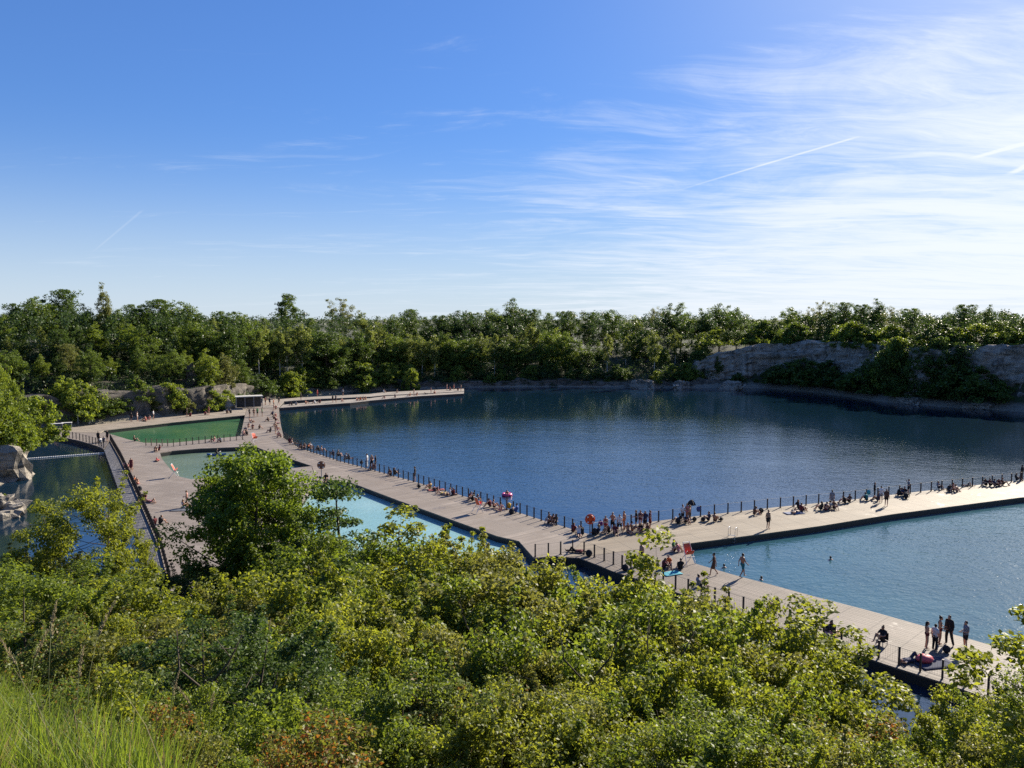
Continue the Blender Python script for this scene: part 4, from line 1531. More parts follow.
# ------------------------------------------------------------------ the near hillside
NEAR = {
    'maple': tree_proto('maple', 201, 8.0, 2.75, 0.34, ROUND, 230, 60000, 0.56, 0.12, trunk_r=0.17, mat=LF_MID, bark=M_BARK, lobes=0.28, aspect=0.75),
    'ash': tree_proto('ash', 202, 7.0, 2.8, 0.20, OVAL, 95, 24000, 0.58, 0.125, stems=2, trunk_r=0.12, mat=LF_LIGHT, bark=M_BARK, lobes=0.55, inner=0.35, limb_share=0.8, flat=0.55, shoots=14, aspect=0.5),
    'spiky': tree_proto('spiky', 203, 6.5, 2.3, 0.12, SPIRE, 110, 24000, 0.55, 0.12, trunk_r=0.12, mat=LF_DARK, bark=M_BARK, lobes=0.6, flat=0.35, limb_share=0.95, inner=0.2, aspect=0.5),
    'sapling': tree_proto('sapling', 204, 5.0, 0.95, 0.30, OVAL, 42, 6000, 0.30, 0.105, trunk_r=0.05, mat=LF_LIGHT, bark=M_BARK, lobes=0.6, inner=0.1, limb_share=0.9, aspect=0.55),
    'hazel': tree_proto('hazel', 205, 4.2, 2.3, 0.04, DOME, 150, 46000, 0.34, 0.08, stems=5, trunk_r=0.09, mat=LF_LIGHT, bark=M_BARK, lobes=0.45, inner=0.35, shoots=26, aspect=0.68),
    'elder': tree_proto('elder', 206, 4.2, 2.2, 0.04, DOME, 135, 46000, 0.34, 0.078, stems=4, trunk_r=0.09, mat=LF_MID, bark=M_BARK, lobes=0.5, inner=0.35, shoots=26, aspect=0.5),
    'hawthorn': tree_proto('hawthorn', 207, 4.4, 2.2, 0.06, OVAL, 140, 46000, 0.33, 0.075, stems=4, trunk_r=0.10, mat=LF_OLIVE, bark=M_BARK, lobes=0.55, inner=0.3, shoots=34, aspect=0.6),
    'rose': tree_proto('rose', 208, 2.2, 1.6, 0.03, DOME, 120, 34000, 0.22, 0.05, stems=6, trunk_r=0.03, mat=LF_ROSE, bark=M_BARK, lobes=0.5, inner=0.3, shoots=30, aspect=0.6),
    'spiraea': tree_proto('spiraea', 209, 2.2, 1.5, 0.03, DOME, 120, 34000, 0.23, 0.05, stems=6, trunk_r=0.03, mat=LF_MID, bark=M_BARK, lobes=0.5, inner=0.3, shoots=30, aspect=0.5),
    'redleaf': tree_proto('redleaf', 210, 1.5, 0.75, 0.05, DOME, 80, 8000, 0.18, 0.052, stems=6, trunk_r=0.02, mat=LF_RED, bark=M_BARK, lobes=0.5, inner=0.2, aspect=0.62),
}
NNAME = {'maple': 'round_tree', 'ash': 'loose_tree', 'spiky': 'spreading_tree', 'sapling': 'sapling', 'hazel': 'hazel_shrub', 'elder': 'elder_shrub',
         'hawthorn': 'hawthorn_shrub', 'rose': 'briar_shrub', 'spiraea': 'small_leaved_shrub', 'redleaf': 'reddish_shrub'}
HILL = [
    # px, top py, range, kind, width, leaf, label
    (257, 451, 46, 'maple', 0.98, LF_TREE, "dense round green tree hiding the small pools' lower corner"),
    (338, 480, 45, 'spiky', 1.0, LF_DARK, "dark tree with level branches against the turquoise pool"),
    (397, 504, 39, 'sapling', 1.35, LF_LIGHT, "slender bright sapling in front of the turquoise pool"),
    (80, 474, 36, 'ash', .9, LF_LIGHT, "loose pale-green tree over the dark bay's near water"),
    (122, 512, 38, 'ash', .55, LF_LIGHT, "loose bright tree in front of the outer strip's lower end"),
    (12, 548, 34, 'hawthorn', 1.3, LF_OLIVE, "olive shrub at the bay's near edge by the photo's border"),
    (44, 560, 30, 'elder', 1.3, LF_MID, "broad green shrub below the loose pale-green tree"),
    (170, 568, 40, 'hawthorn', 1.1, LF_DARK, "dark shrub at the bathing platform's lower end"),
    (210, 562, 43, 'elder', 1.1, LF_DARK, "dark shaded shrub at the round tree's foot"),
    (296, 556, 40, 'hazel', 1.0, LF_LIGHT, "pale-leaved shrub just beside the round tree's trunk"),
    (330, 520, 38, 'hawthorn', 1.0, LF_MID, "green shrub below the level-branched dark tree"),
    (372, 538, 35, 'hazel', 1.0, LF_MID, "green shrub between the level-branched tree and the sapling"),
    (428, 530, 35, 'hawthorn', .9, LF_LIGHT, "bright shrub just past the sapling at the turquoise pool"),
    (464, 526, 34, 'ash', .62, LF_LIGHT, "pale loose tree at the turquoise pool's far corner"),
    (502, 533, 33, 'hawthorn', .9, LF_OLIVE, "olive shrub reaching the long pier's end of the turquoise pool"),
    (540, 562, 32, 'hazel', .85, LF_LIGHT, "bright shrub below the posts at the piers' junction"),
    (583, 592, 31, 'hawthorn', .85, LF_LIGHT, "pale shrub under the little blue water gap"),
    (622, 590, 30, 'elder', .85, LF_MID, "green shrub under the bare-backed man"),
    (653, 528, 29, 'sapling', 1.1, LF_LIGHT, "thin bright sapling rising before the piers' junction"),
    (690, 590, 28, 'hawthorn', .85, LF_LIGHT, "bright shrub below the walking woman in a dress"),
    (732, 600, 27, 'hazel', .8, LF_LIGHT, "bright shrub covering the nearest pier below the man in teal shorts"),
    (770, 622, 27, 'elder', .85, LF_MID, "green shrub in front of the nearest pier's railing"),
    (812, 600, 26, 'sapling', 1.5, LF_LIGHT, "wispy sapling in front of the nearest pier's middle"),
    (846, 622, 25, 'sapling', 1.3, LF_LIGHT, "wispy sapling before the couple at the near railing"),
    (835, 692, 24, 'hazel', .75, LF_LIGHT, "bright shrub at the waterline beneath the near couple"),
    (878, 714, 24, 'hawthorn', .7, LF_OLIVE, "olive shrub over the narrow water by the nearest pier"),
    (972, 698, 24, 'hawthorn', .8, LF_LIGHT, "bright shrub hiding the deck below the man in grey"),
    (1012, 692, 23, 'hazel', .8, LF_LIGHT, "bright shrub over the nearest pier's end"),
    (1038, 686, 22, 'elder', .9, LF_MID, "green shrub at the photo's edge over the nearest pier"),
    (940, 716, 23, 'elder', .6, LF_MID, "green shrub right below the large pink bag"),
    (28, 574, 22, 'hazel', 1.1, LF_MID, "leafy green shrub on the slope above the tall grass"),
    (86, 570, 25, 'hawthorn', 1.1, LF_LIGHT, "bright shrub below the loose pale-green tree's trunk"),
    (140, 582, 24, 'hazel', 1.05, LF_LIGHT, "bright shrub on the slope below the outer strip"),
    (196, 590, 25, 'elder', 1.0, LF_LIGHT, "bright shrub in front of the dark shaded one"),
    (250, 584, 25, 'hawthorn', 1.0, LF_OLIVE, "olive shrub straight below the round tree"),
    (306, 570, 25, 'hazel', 1.0, LF_LIGHT, "bright shrub below the level-branched tree's pale neighbour"),
    (356, 574, 24, 'hawthorn', 1.0, LF_MID, "green shrub in mid slope below the sapling's near side"),
    (404, 566, 24, 'elder', .95, LF_LIGHT, "bright shrub in mid slope below the slender sapling"),
    (452, 560, 23, 'hawthorn', .95, LF_MID, "green shrub in mid slope below the pale loose tree"),
    (500, 570, 23, 'hazel', .9, LF_OLIVE, "olive shrub in mid slope below the pool's posts"),
    (548, 590, 22, 'elder', .9, LF_LIGHT, "bright shrub in mid slope below the blue water gap"),
    (596, 600, 22, 'hawthorn', .95, LF_LIGHT, "bright shrub with dark forked stems in mid slope"),
    (644, 596, 21, 'hazel', .9, LF_MID, "green shrub in mid slope below the thin sapling"),
    (692, 606, 21, 'elder', .9, LF_OLIVE, "olive shrub in mid slope below the teal towel"),
    (738, 630, 20, 'hawthorn', .9, LF_LIGHT, "bright shrub in mid slope below the walking man"),
    (784, 652, 20, 'hazel', .85, LF_LIGHT, "bright shrub in mid slope below the wispy saplings"),
    (826, 716, 18, 'elder', .85, LF_MID, "green shrub in mid slope below the couple"),
    (880, 722, 17, 'hawthorn', .8, LF_OLIVE, "olive shrub low on the slope below the seated canvas-chair person"),
    (990, 706, 18, 'elder', .85, LF_LIGHT, "bright shrub in mid slope under the man in grey"),
    (1024, 704, 17, 'hawthorn', .9, LF_MID, "green shrub in mid slope at the photo's edge"),
    (64, 602, 15, 'rose', 1.1, LF_ROSE, "glossy briar behind the tall grass seed heads"),
    (118, 600, 16, 'hawthorn', .8, LF_LIGHT, "bright shrub uphill of the tall grass"),
    (168, 606, 15, 'rose', 1.2, LF_OLIVE, "brownish briar above the dark hollow"),
    (226, 606, 11, 'elder', 1.05, LF_DARK, "dark shrub shading the hollow"),  # enlarged and given dark leaves to make the hollow's deep shade
    (282, 612, 15, 'elder', .85, LF_MID, "green shrub uphill of the reddish shrub"),
    (336, 604, 15, 'hazel', .85, LF_LIGHT, "bright glossy shrub beyond the reddish shrub"),
    (388, 612, 14.5, 'elder', .8, LF_LIGHT, "bright glossy shrub in the slope's centre"),
    (440, 606, 14.5, 'hawthorn', .85, LF_OLIVE, "olive twiggy shrub in the slope's centre"),
    (492, 622, 14, 'hazel', .8, LF_MID, "green shrub in the slope's centre below the olive ones"),
    (544, 632, 14, 'hawthorn', .8, LF_OLIVE, "olive shrub below the forked dark stems"),
    (594, 648, 13.5, 'elder', .8, LF_LIGHT, "bright yellow-green shrub under the forked stems"),
    (646, 644, 13.5, 'hawthorn', .8, LF_MID, "green shrub halfway below the thin sapling"),
    (700, 654, 13, 'hazel', .8, LF_LIGHT, "bright shrub halfway below the teal towel"),
    (752, 672, 13, 'elder', .8, LF_MID, "green shrub halfway below the walking man"),
    (806, 702, 12.5, 'hawthorn', .75, LF_LIGHT, "bright shrub halfway below the wispy saplings"),
    (858, 722, 12, 'rose', 1.1, LF_RED, "brown-tinged briar by the grassy gap"),
    (1000, 722, 12, 'hazel', .75, LF_LIGHT, "bright shrub near the bottom corner past the grassy gap"),
    (952, 742, 12, 'rose', 1.0, LF_MID, "green briar at the grassy gap's far side"),
    (160, 664, 9.0, 'rose', .8, LF_MID, "thin green briar beside the dark hollow and grass"),
    (366, 672, 9.5, 'spiraea', 1.0, LF_MID, "dark-hearted shrub behind the reddish shrub"),
    (428, 676, 9.5, 'rose', 1.0, LF_ROSE, "glossy briar at the bottom, past the reddish shrub"),
    (486, 684, 9.5, 'spiraea', 1.0, LF_LIGHT, "light small-leaved shrub at the bottom centre"),
    (540, 692, 9.5, 'rose', 1.0, LF_OLIVE, "olive briar at the bottom below the forked stems"),
    (596, 700, 9.5, 'spiraea', 1.0, LF_LIGHT, "light small-leaved shrub at the bottom under the yellow-green one"),
    (652, 698, 9.5, 'rose', 1.0, LF_MID, "green briar at the bottom below the thin sapling"),
    (708, 704, 9.2, 'spiraea', 1.0, LF_MID, "green small-leaved shrub at the bottom below the teal towel"),
    (764, 712, 9.2, 'rose', 1.0, LF_OLIVE, "olive briar at the bottom below the walking man"),
    (816, 728, 9, 'spiraea', .95, LF_LIGHT, "light small-leaved shrub at the bottom before the grassy gap"),
    (1018, 742, 9, 'rose', .9, LF_OLIVE, "olive briar in the bottom corner"),
    (318, 700, 6.6, 'redleaf', 1.0, LF_RED, "shrub with reddish new leaves at the bottom near the dark hollow"),
    (280, 722, 6.2, 'redleaf', .8, LF_RED, "small reddish-tipped shrub beside the larger reddish one"),
    (270, 676, 7.5, 'redleaf', .75, LF_MID, "thin upright shrub on the dark hollow's edge"),
    (150, 690, 7.2, 'redleaf', .8, LF_RED, "pink-tipped twiggy shrub between the grass and the hollow"),
    (112, 700, 6.0, 'redleaf', .6, LF_ROSE, "leafy weed in the tall grass past the dry stem"),
    (18, 690, 6.2, 'redleaf', .7, LF_MID, "leafy weed in the tall grass nearest the photo's edge"),
    (52, 668, 7.4, 'redleaf', .8, LF_ROSE, "leafy weed poking above the grass beside the seed heads"),
    (98, 662, 8.0, 'redleaf', .9, LF_LIGHT, "bright weed where the grass meets the briars"),
    (34, 738, 5.0, 'redleaf', .5, LF_LIGHT, "bright weed low in the bottom corner's grass"),
    (96, 742, 4.9, 'redleaf', .5, LF_ROSE, "glossy weed low in the grass past the dry stem"),
    (62, 706, 5.4, 'redleaf', .7, LF_OLIVE, "olive weed in the grass right beside the dry stem"),
    (186, 716, 5.6, 'redleaf', .8, LF_OLIVE, "low weed between the pink-tipped shrub and the hollow"),
    (232, 742, 5.4, 'redleaf', .7, LF_MID, "low green weed at the hollow's bottom"),
    (130, 730, 5.0, 'redleaf', .6, LF_MID, "small green weed in the bottom grass"),
    (806, 596, 30, 'sapling', 1.3, LF_LIGHT, "bright sapling tip before the nearest pier's sitting person"),
]
for px, py, D, kind, wd, lf, lab in HILL:
    x, y, z = at(px, py, D)
    cat = 'tree' if kind in ('maple', 'ash', 'spiky', 'sapling') else 'shrub'
    plant(NNAME[kind], NEAR[kind], x, y, z, lab, cat, None, wd if kind in ('maple', 'ash', 'spiky', 'sapling') else wd * 1.12, leaf=lf)
# a branchy sapling just outside the picture reaching in
x, y, z = at(1082, 572, 13)
plant('sapling', NEAR['sapling'], x, y, z, "sapling leaning in at the photo's edge above the teal pool", 'tree', None, 1.25, leaf=LF_LIGHT)

pts = []
while len(pts) < 5200:                                                   # leafy ground cover of the slope
    y = r2.uniform(8.5, 52)
    x = r2.uniform(-0.78 * y - 3, 0.78 * y + 3)
    sd, h = shore_info(x, y)
    if sd[0] < 0.8 or sd[0] > 31:
        continue
    if -0.42 < x / y < -0.26 and 6 < y < 11 and r2.uniform() < .8:
        continue
    pts.append((x, y, G(x, y) + r2.uniform(0.05, 0.5), r2.uniform(0.25, 0.5)))
scatter_mass('undergrowth', pts, 0.06, 34, 0.4, LF_MID, "leafy ground cover of the near slope", 4, 0.9)

# tall grass
def blades(n, area, hmin, hmax, w, mat, label, seed):
    r = np.random.default_rng(seed)
    V = []
    pos = area(r, n)
    zg = ground(pos[:, 0], pos[:, 1])
    tuft = 0.5 + 0.5 * np.sin(pos[:, 0] * 7.1 + 2 * np.sin(pos[:, 1] * 3.3)) * np.sin(pos[:, 1] * 5.7 + 1.7 * np.sin(pos[:, 0] * 4.1))
    hh = hmin + (hmax - hmin) * r.uniform(0, 1, n) ** 1.5 * (0.35 + 0.75 * tuft)
    a = r.uniform(0, 2 * pi, n)
    bend = hh * r.uniform(0.03, 0.42, n)
    ww = w * r.uniform(0.6, 1.3, n)
    side = np.stack([-np.sin(a), np.cos(a), np.zeros(n)], 1)
    dirv = np.stack([np.cos(a), np.sin(a), np.zeros(n)], 1)
    base = np.stack([pos[:, 0], pos[:, 1], zg - 0.03], 1)
    rings = []
    for t, k in ((0, 1), (.35, .9), (.7, .6), (1, .06)):
        c = base + dirv * (bend * t * t)[:, None] + np.array([0, 0, 1]) * (hh * (t - .18 * t * t))[:, None]
        rings.append(c - side * (ww * k / 2)[:, None])
        rings.append(c + side * (ww * k / 2)[:, None])
    v = np.stack(rings, 1).reshape(-1, 3)
    i0 = (np.arange(n) * 8)[:, None]
    f = np.concatenate([i0 + np.array([[0, 1, 3, 2]]), i0 + np.array([[2, 3, 5, 4]]), i0 + np.array([[4, 5, 7, 6]])], 0)
    o = put('grass', np_mesh('grass', v, f, [mat]))
    o['kind'] = 'stuff'
    o['label'] = label
    return o


LF_GRASS = leaf_mat("grass_blade", (0.066, 0.112, 0.018), (0.155, 0.215, 0.040), 0.50, ((0.22, 0.18, 0.08), 0.06))


def area_left(r, n):
    y = 3.9 + 8.6 * r.uniform(0, 1, n) ** 1.3
    f = -0.80 + (0.44 - 0.022 * y) * r.uniform(0, 1, n) ** 1.15
    return np.stack([f * y + r.normal(0, .05, n), y], 1)


blades(34000, area_left, 0.14, 1.12, 0.010, LF_GRASS, "tall green grass at the bottom corner of the slope", 11)

LF_STRAW = leaf_mat("straw_blade", (0.15, 0.125, 0.055), (0.27, 0.22, 0.11), 0.35)
blades(1300, area_left, 0.35, 1.25, 0.006, LF_STRAW, "dry straw-coloured grass stems among the green grass", 15)
LF_GRASS2 = leaf_mat("dull_grass_blade", (0.045, 0.070, 0.020), (0.100, 0.130, 0.040), 0.40)
blades(16000, area_left, 0.15, 0.85, 0.013, LF_GRASS2, "broader dull green grass among the bright grass", 16)


def area_gap(r, n):
    y = r.uniform(11, 22, n)
    return np.stack([y * r.uniform(0.46, 0.58, n), y], 1)


blades(6000, area_gap, 0.3, 0.8, 0.014, LF_GRASS, "grass in the gap between shrubs near the bottom corner", 12)

# grass stalks with seed heads and a dry stem
M_SEED = plain("dry_seed_head", (0.30, 0.24, 0.13), 0.9)
M_STALK = plain("grass_stalk", (0.16, 0.17, 0.06), 0.8)
b = MB()
pts = [(0, 0, 0), (0.0, 0, 0.35), (0.03, 0, 0.7), (0.10, 0, 0.98)]
b.tube(pts, [0.0035, 0.003, 0.002, 0.0015], 5)
STALK = b.mesh('stalk', M_STALK, True)
b = MB()
q = random.Random(3)
for i in range(60):
    t = i / 60
    c = (0.085 + 0.10 * t, q.uniform(-.008, .008), 0.90 + 0.20 * t - .03 * t * t)
    b.tube([c, (c[0] + q.uniform(-.012, .016), c[1] + q.uniform(-.012, .012), c[2] + 0.022)], [0.0032 * (1.2 - t), 0.001], 4)
SEEDH = b.mesh('seed_head', M_SEED, True)
for px, py, D, s, lab in ((43, 607, 6.4, 1.1, "arching seed-headed grass stalk by the shrubs' edge"), (22, 622, 6.0, 1.0, "upright seed-headed grass stalk nearest the photo's edge"),
                          (80, 604, 6.6, 1.15, "tallest seed-headed grass stalk above the grass"), (28, 632, 5.8, .9, "short seed-headed grass stalk in the thick grass"),
                          (200, 674, 6.6, .8, "pale grass stalk standing in the dark hollow"), (206, 680, 6.7, .75, "bent pale grass stalk in the dark hollow"),
                          (165, 676, 6.4, .8, "pale grass stalk at the hollow's grassy rim"), (72, 652, 5.6, .95, "seed-headed grass stalk beside the dry stem")):
    x, y, z = at(px, py, D)
    s = max(0.5, (z - G(x, y)) / 1.1)
    r = thing('grass_stalk', lab, 'grass stalk', (x, y, G(x, y) - .02), random.uniform(0, 6.28), 'seed-headed grass stalks', s)
    put('stalk', STALK, r)
    put('seed_head', SEEDH, r)
x, y, z = at(77, 710, 4.6)
b = MB()
b.tube([(0.05, 0, -0.05), (0.03, 0, 0.2), (0.0, 0.01, 0.42), (-0.02, 0, max(0.45, z - G(x, y)))], [0.011, 0.010, 0.008, 0.004], 7)
b.tube([(0.0, 0.01, 0.42), (-0.05, 0, 0.5), (-0.07, 0, 0.55)], [0.004, 0.003, 0.001], 5)
b.tube([(0.03, 0, 0.25), (0.08, 0, 0.33), (0.1, 0, 0.4)], [0.004, 0.003, 0.001], 5)
tag(b.obj('dry_stem', plain("dead_brown_stem", (0.09, 0.055, 0.035), 0.9), None, True, (x, y, G(x, y))), "dead brown stem sticking out of the grass", 'stem')

# bare forked branches among the shrubs
for px, py, D, s_, lab in ((590, 628, 13, 1.0, "dark forked bare branch among the bright shrubs in the slope's centre"),
                           (668, 632, 14, .8, "thin dark bare branch among the green shrubs under the thin sapling"),
                           (486, 606, 15, .8, "grey bare twig standing out of the olive shrubs in the slope's centre"),
                           (206, 640, 10, .7, "bare twig over the dark hollow")):
    x, y, z = at(px, py, D)
    b = MB()
    q = random.Random(px)
    L = 2.6 * s_
    b.tube([(0, 0, -L), (0.05, 0, -L * .62), (-0.04, 0.02, -L * .4)], [0.035, 0.028, 0.022], 6)
    for sx in (-1, 1):
        m1 = (sx * L * .16 - .04, q.uniform(-.1, .1), -L * .2)
        t1 = (sx * L * q.uniform(.2, .32), q.uniform(-.2, .2), q.uniform(-.05, .08) * L)
        b.tube([(-0.04, 0.02, -L * .4), m1, t1], [0.020, 0.014, 0.004], 5)
        for k_ in range(4):
            w = q.uniform(.2, .9)
            p0 = Vector(m1).lerp(Vector(t1), w)
            b.tube([p0, p0 + Vector((q.uniform(-.14, .14), q.uniform(-.14, .14), q.uniform(.05, .2))) * L], [0.007, 0.002], 4)
    tag(b.obj('bare_branch', M_BARK, None, True, (x, y, z)), lab, 'branch')

# ------------------------------------------------------------------ people
def capsule(b, p, q, ra, rb, seg=10):
    p, q = Vector(p), Vector(q)
    d = (q - p)
    L = d.length or 1e-6
    d /= L
    pts, rad = [], []
    for k in range(4):
        a = pi / 2 * (1 - k / 3)
        pts.append(p - d * (ra * sin(a)))
        rad.append(max(0.002, ra * cos(a)))
    for k in range(4):
        a = pi / 2 * (k / 3)
        pts.append(q + d * (rb * sin(a)))
        rad.append(max(0.002, rb * cos(a)))
    b.tube(pts, rad, seg)


def remeshed(b, voxel, name, smooth_it=2):
    me = b.mesh(name)
    o = bpy.data.objects.new(name, me)
    COL.objects.link(o)
    m = o.modifiers.new('r', 'REMESH')
    m.mode = 'VOXEL'
    m.voxel_size = voxel
    s = o.modifiers.new('s', 'SMOOTH')
    s.factor = 0.5
    s.iterations = smooth_it
    bpy.context.view_layer.update()
    dg = bpy.context.evaluated_depsgraph_get()
    out = bpy.data.meshes.new_from_object(o.evaluated_get(dg))
    out.name = name
    bpy.data.objects.remove(o)
    bpy.data.meshes.remove(me)
    out.polygons.foreach_set('use_smooth', np.ones(len(out.polygons), dtype=bool))
    out.materials.clear()
    return out


def sub(a, b):
    return tuple(x - y for x, y in zip(a, b))


# joints of each pose (metres, facing -Y, feet or seat at z = 0)
def pose_joints(kind):
    J = dict(pelvis=(0, 0, .95), chest=(0, .01, 1.27), neck=(0, .02, 1.47), head=(0, -.02, 1.61))
    for s, k in ((1, 'r'), (-1, 'l')):
        J['sh' + k] = (.175 * s, .02, 1.405)
        J['el' + k] = (.225 * s, .04, 1.12)
        J['wr' + k] = (.235 * s, -.03, .87)
        J['hp' + k] = (.09 * s, 0, .93)
        J['kn' + k] = (.10 * s, -.02, .50)
        J['an' + k] = (.10 * s, .03, .085)
        J['to' + k] = (.12 * s, -.13, .04)
    if kind == 'hips':                                # one hand raised to the face, one on the hip
        J.update(elr=(.30, .06, 1.15), wrr=(.16, -.10, 1.02), ell=(-.25, -.10, 1.20), wrl=(-.08, -.22, 1.42), knl=(-.11, -.08, .50))
    if kind == 'talk':                                # forearms forward
        J.update(elr=(.23, .02, 1.13), wrr=(.12, -.24, 1.10), ell=(-.23, .03, 1.12), wrl=(-.14, -.23, 1.05))
    if kind == 'stride':
        J.update(knr=(.10, -.20, .52), anr=(.10, -.26, .09), tor=(.11, -.42, .05), knl=(-.10, .06, .49), anl=(-.10, .30, .14), tol=(-.11, .16, .05),
                 elr=(.23, .14, 1.13), wrr=(.22, .16, .90), ell=(-.23, -.08, 1.13), wrl=(-.20, -.27, .97))
    if kind == 'wide':                                # legs apart, arms down
        J.update(knr=(.19, -.02, .49), anr=(.27, .03, .085), tor=(.33, -.11, .04), knl=(-.12, -.03, .49), anl=(-.14, .02, .085), tol=(-.17, -.13, .04))
    if kind in ('sit', 'hug', 'long'):
        J.update(pelvis=(0, 0, .13), chest=(0, .10, .45), neck=(0, .08, .65), head=(0, .03, .79))
        for s, k in ((1, 'r'), (-1, 'l')):
            J['sh' + k] = (.175 * s, .11, .585)
            J['hp' + k] = (.09 * s, -.02, .12)
            if kind == 'long':
                J['kn' + k] = (.11 * s, -.44, .14)
                J['an' + k] = (.12 * s, -.86, .075)
                J['to' + k] = (.15 * s, -.93, .20)
                J['el' + k] = (.25 * s, .27, .36)
                J['wr' + k] = (.27 * s, .36, .07)
            else:
                J['kn' + k] = (.13 * s, -.36, .46)
                J['an' + k] = (.12 * s, -.58, .085)
                J['to' + k] = (.13 * s, -.74, .045)
                J['el' + k] = (.24 * s, -.10, .40)
                J['wr' + k] = (.10 * s, -.36, .36)
        if kind == 'hug':
            J.update(chest=(0, -.02, .44), neck=(0, -.12, .62), head=(0, -.20, .73))
            for s, k in ((1, 'r'), (-1, 'l')):
                J['sh' + k] = (.175 * s, -.06, .575)
                J['el' + k] = (.25 * s, -.28, .42)
                J['wr' + k] = (.07 * s, -.50, .33)
    if kind == 'lie':                                 # on the back, one knee up
        J.update(pelvis=(0, 0, .12), chest=(0, .34, .13), neck=(0, .55, .13), head=(0, .69, .14))
        for s, k in ((1, 'r'), (-1, 'l')):
            J['sh' + k] = (.175 * s, .47, .11)
            J['hp' + k] = (.09 * s, -.02, .11)
            J['kn' + k] = (.11 * s, -.44, .10)
            J['an' + k] = (.12 * s, -.86, .07)
            J['to' + k] = (.15 * s, -.91, .19)
            J['el' + k] = (.29 * s, .28, .07)
            J['wr' + k] = (.27 * s, .02, .06)
        J.update(knr=(.12, -.36, .42), anr=(.12, -.56, .08), tor=(.13, -.72, .05), ell=(-.30, .66, .16), wrl=(-.10, .74, .09))
    return J


LIMB = {'th': (.083, .056), 'ca': (.056, .037), 'ft': (.040, .030), 'ua': (.048, .040), 'fa': (.040, .027), 'hd': (.030, .024)}


def lerp3(a, b, t):
    return tuple(x + (y - x) * t for x, y in zip(a, b))


def torso(b, J, g=0.0, lo=0.0, hi=1.0):
    """flattened trunk from three pairs of tapered columns"""
    for s in (-1, 1):
        hp, sh = J['hpr' if s > 0 else 'hpl'], J['shr' if s > 0 else 'shl']
        pe = lerp3(J['pelvis'], hp, .75)
        ch = lerp3(J['chest'], sh, .42)
        wa = lerp3(lerp3(J['pelvis'], J['chest'], .45), lerp3(hp, sh, .45), .5)
        top = lerp3(J['neck'], sh, .55)
        if lo < .25:
            capsule(b, pe, lerp3(pe, wa, .6), .108 + g, .098 + g)
        if lo < .5 and hi > .4:
            capsule(b, wa, ch, .092 + g, .108 + g)
        if hi > .6:
            capsule(b, ch, lerp3(ch, top, .8), .108 + g, .072 + g)
            capsule(b, lerp3(J['neck'], sh, .1), lerp3(J['neck'], sh, .95), .058 + g, .060 + g)


def make_body(kind):
    J = pose_joints(kind)
    b = MB()
    torso(b, J)
    capsule(b, J['neck'], lerp3(J['neck'], J['head'], .6), .056, .052)
    hd = Vector(J['head'])
    b.ellipsoid(hd, (.077, .096, .118), 16, 12)
    face = Vector((0, -1, 0)) if kind != 'lie' else Vector((0, 0, 1))
    upv = Vector((0, 0, 1)) if kind != 'lie' else Vector((0, 1, 0))
    capsule(b, hd + face * .085 + upv * -.005, hd + face * .108 + upv * -.028, .012, .016, 8)     # nose
    capsule(b, hd + face * .06 + upv * -.085, hd + face * .078 + upv * -.095, .03, .022, 8)       # chin
    for s in (-1, 1):
        k = 'r' if s > 0 else 'l'
        capsule(b, hd + Vector((.078 * s, 0, 0)) + upv * .01, hd + Vector((.082 * s, 0, 0)) - upv * .025, .016, .012, 8)   # ear
        capsule(b, J['hp' + k], J['kn' + k], *LIMB['th'])
        capsule(b, J['kn' + k], J['an' + k], *LIMB['ca'])
        heel = lerp3(J['an' + k], J['to' + k], -.12)
        capsule(b, (heel[0], heel[1], max(.04, heel[2] - .035) if kind not in ('long', 'lie') else heel[2]), J['to' + k], *LIMB['ft'])
        capsule(b, J['sh' + k], J['el' + k], *LIMB['ua'])
        capsule(b, J['el' + k], J['wr' + k], *LIMB['fa'])
        w, e = Vector(J['wr' + k]), Vector(J['el' + k])
        d = (w - e).normalized()
        palm = w + d * .075
        capsule(b, w, palm, .026, .032, 8)
    me = remeshed(b, .0165, 'body', 2)
    # fingers, thumb, eyes and mouth close the body mesh
    f = MB()
    f.v = [tuple(v.co) for v in me.vertices]
    f.f = [tuple(p.vertices) for p in me.polygons]
    nb = len(f.f)
    for s in (-1, 1):
        k = 'r' if s > 0 else 'l'
        w, e = Vector(J['wr' + k]), Vector(J['el' + k])
        d = (w - e).normalized()
        side = d.cross(Vector((s, .2, .1))).normalized()
        curl = side.cross(d).normalized()
        for i, L in enumerate((.068, .078, .074, .058)):
            o = w + d * .085 + side * (.018 * (1.5 - i))
            m_ = o + d * L * .55 + curl * .006
            t_ = o + d * L * .92 + curl * .026
            f.tube([o - d * .02, m_, t_], [.0095, .0085, .006], 6)
        o = w + d * .03 + side * .026
        f.tube([o, o + side * .024 + d * .026, o + side * .03 + d * .055 + curl * .012], [.012, .010, .007], 6)
    n1 = len(f.f)
    for s in (-1, 1):
        f.ellipsoid(hd + Vector((.031 * s, 0, 0)) + face * .083 + upv * .012, (.013, .010, .009), 8, 6)
    f.ellipsoid(hd + face * .086 - upv * .052, (.022, .010, .007), 8, 6)
    out = f.mesh('body', None, True)
    idx = [0] * n1 + [1] * (len(f.f) - n1)
    out.materials.append(None)
    out.materials.append(None)
    out.polygons.foreach_set('material_index', np.array(idx, dtype=np.int32))
    return out


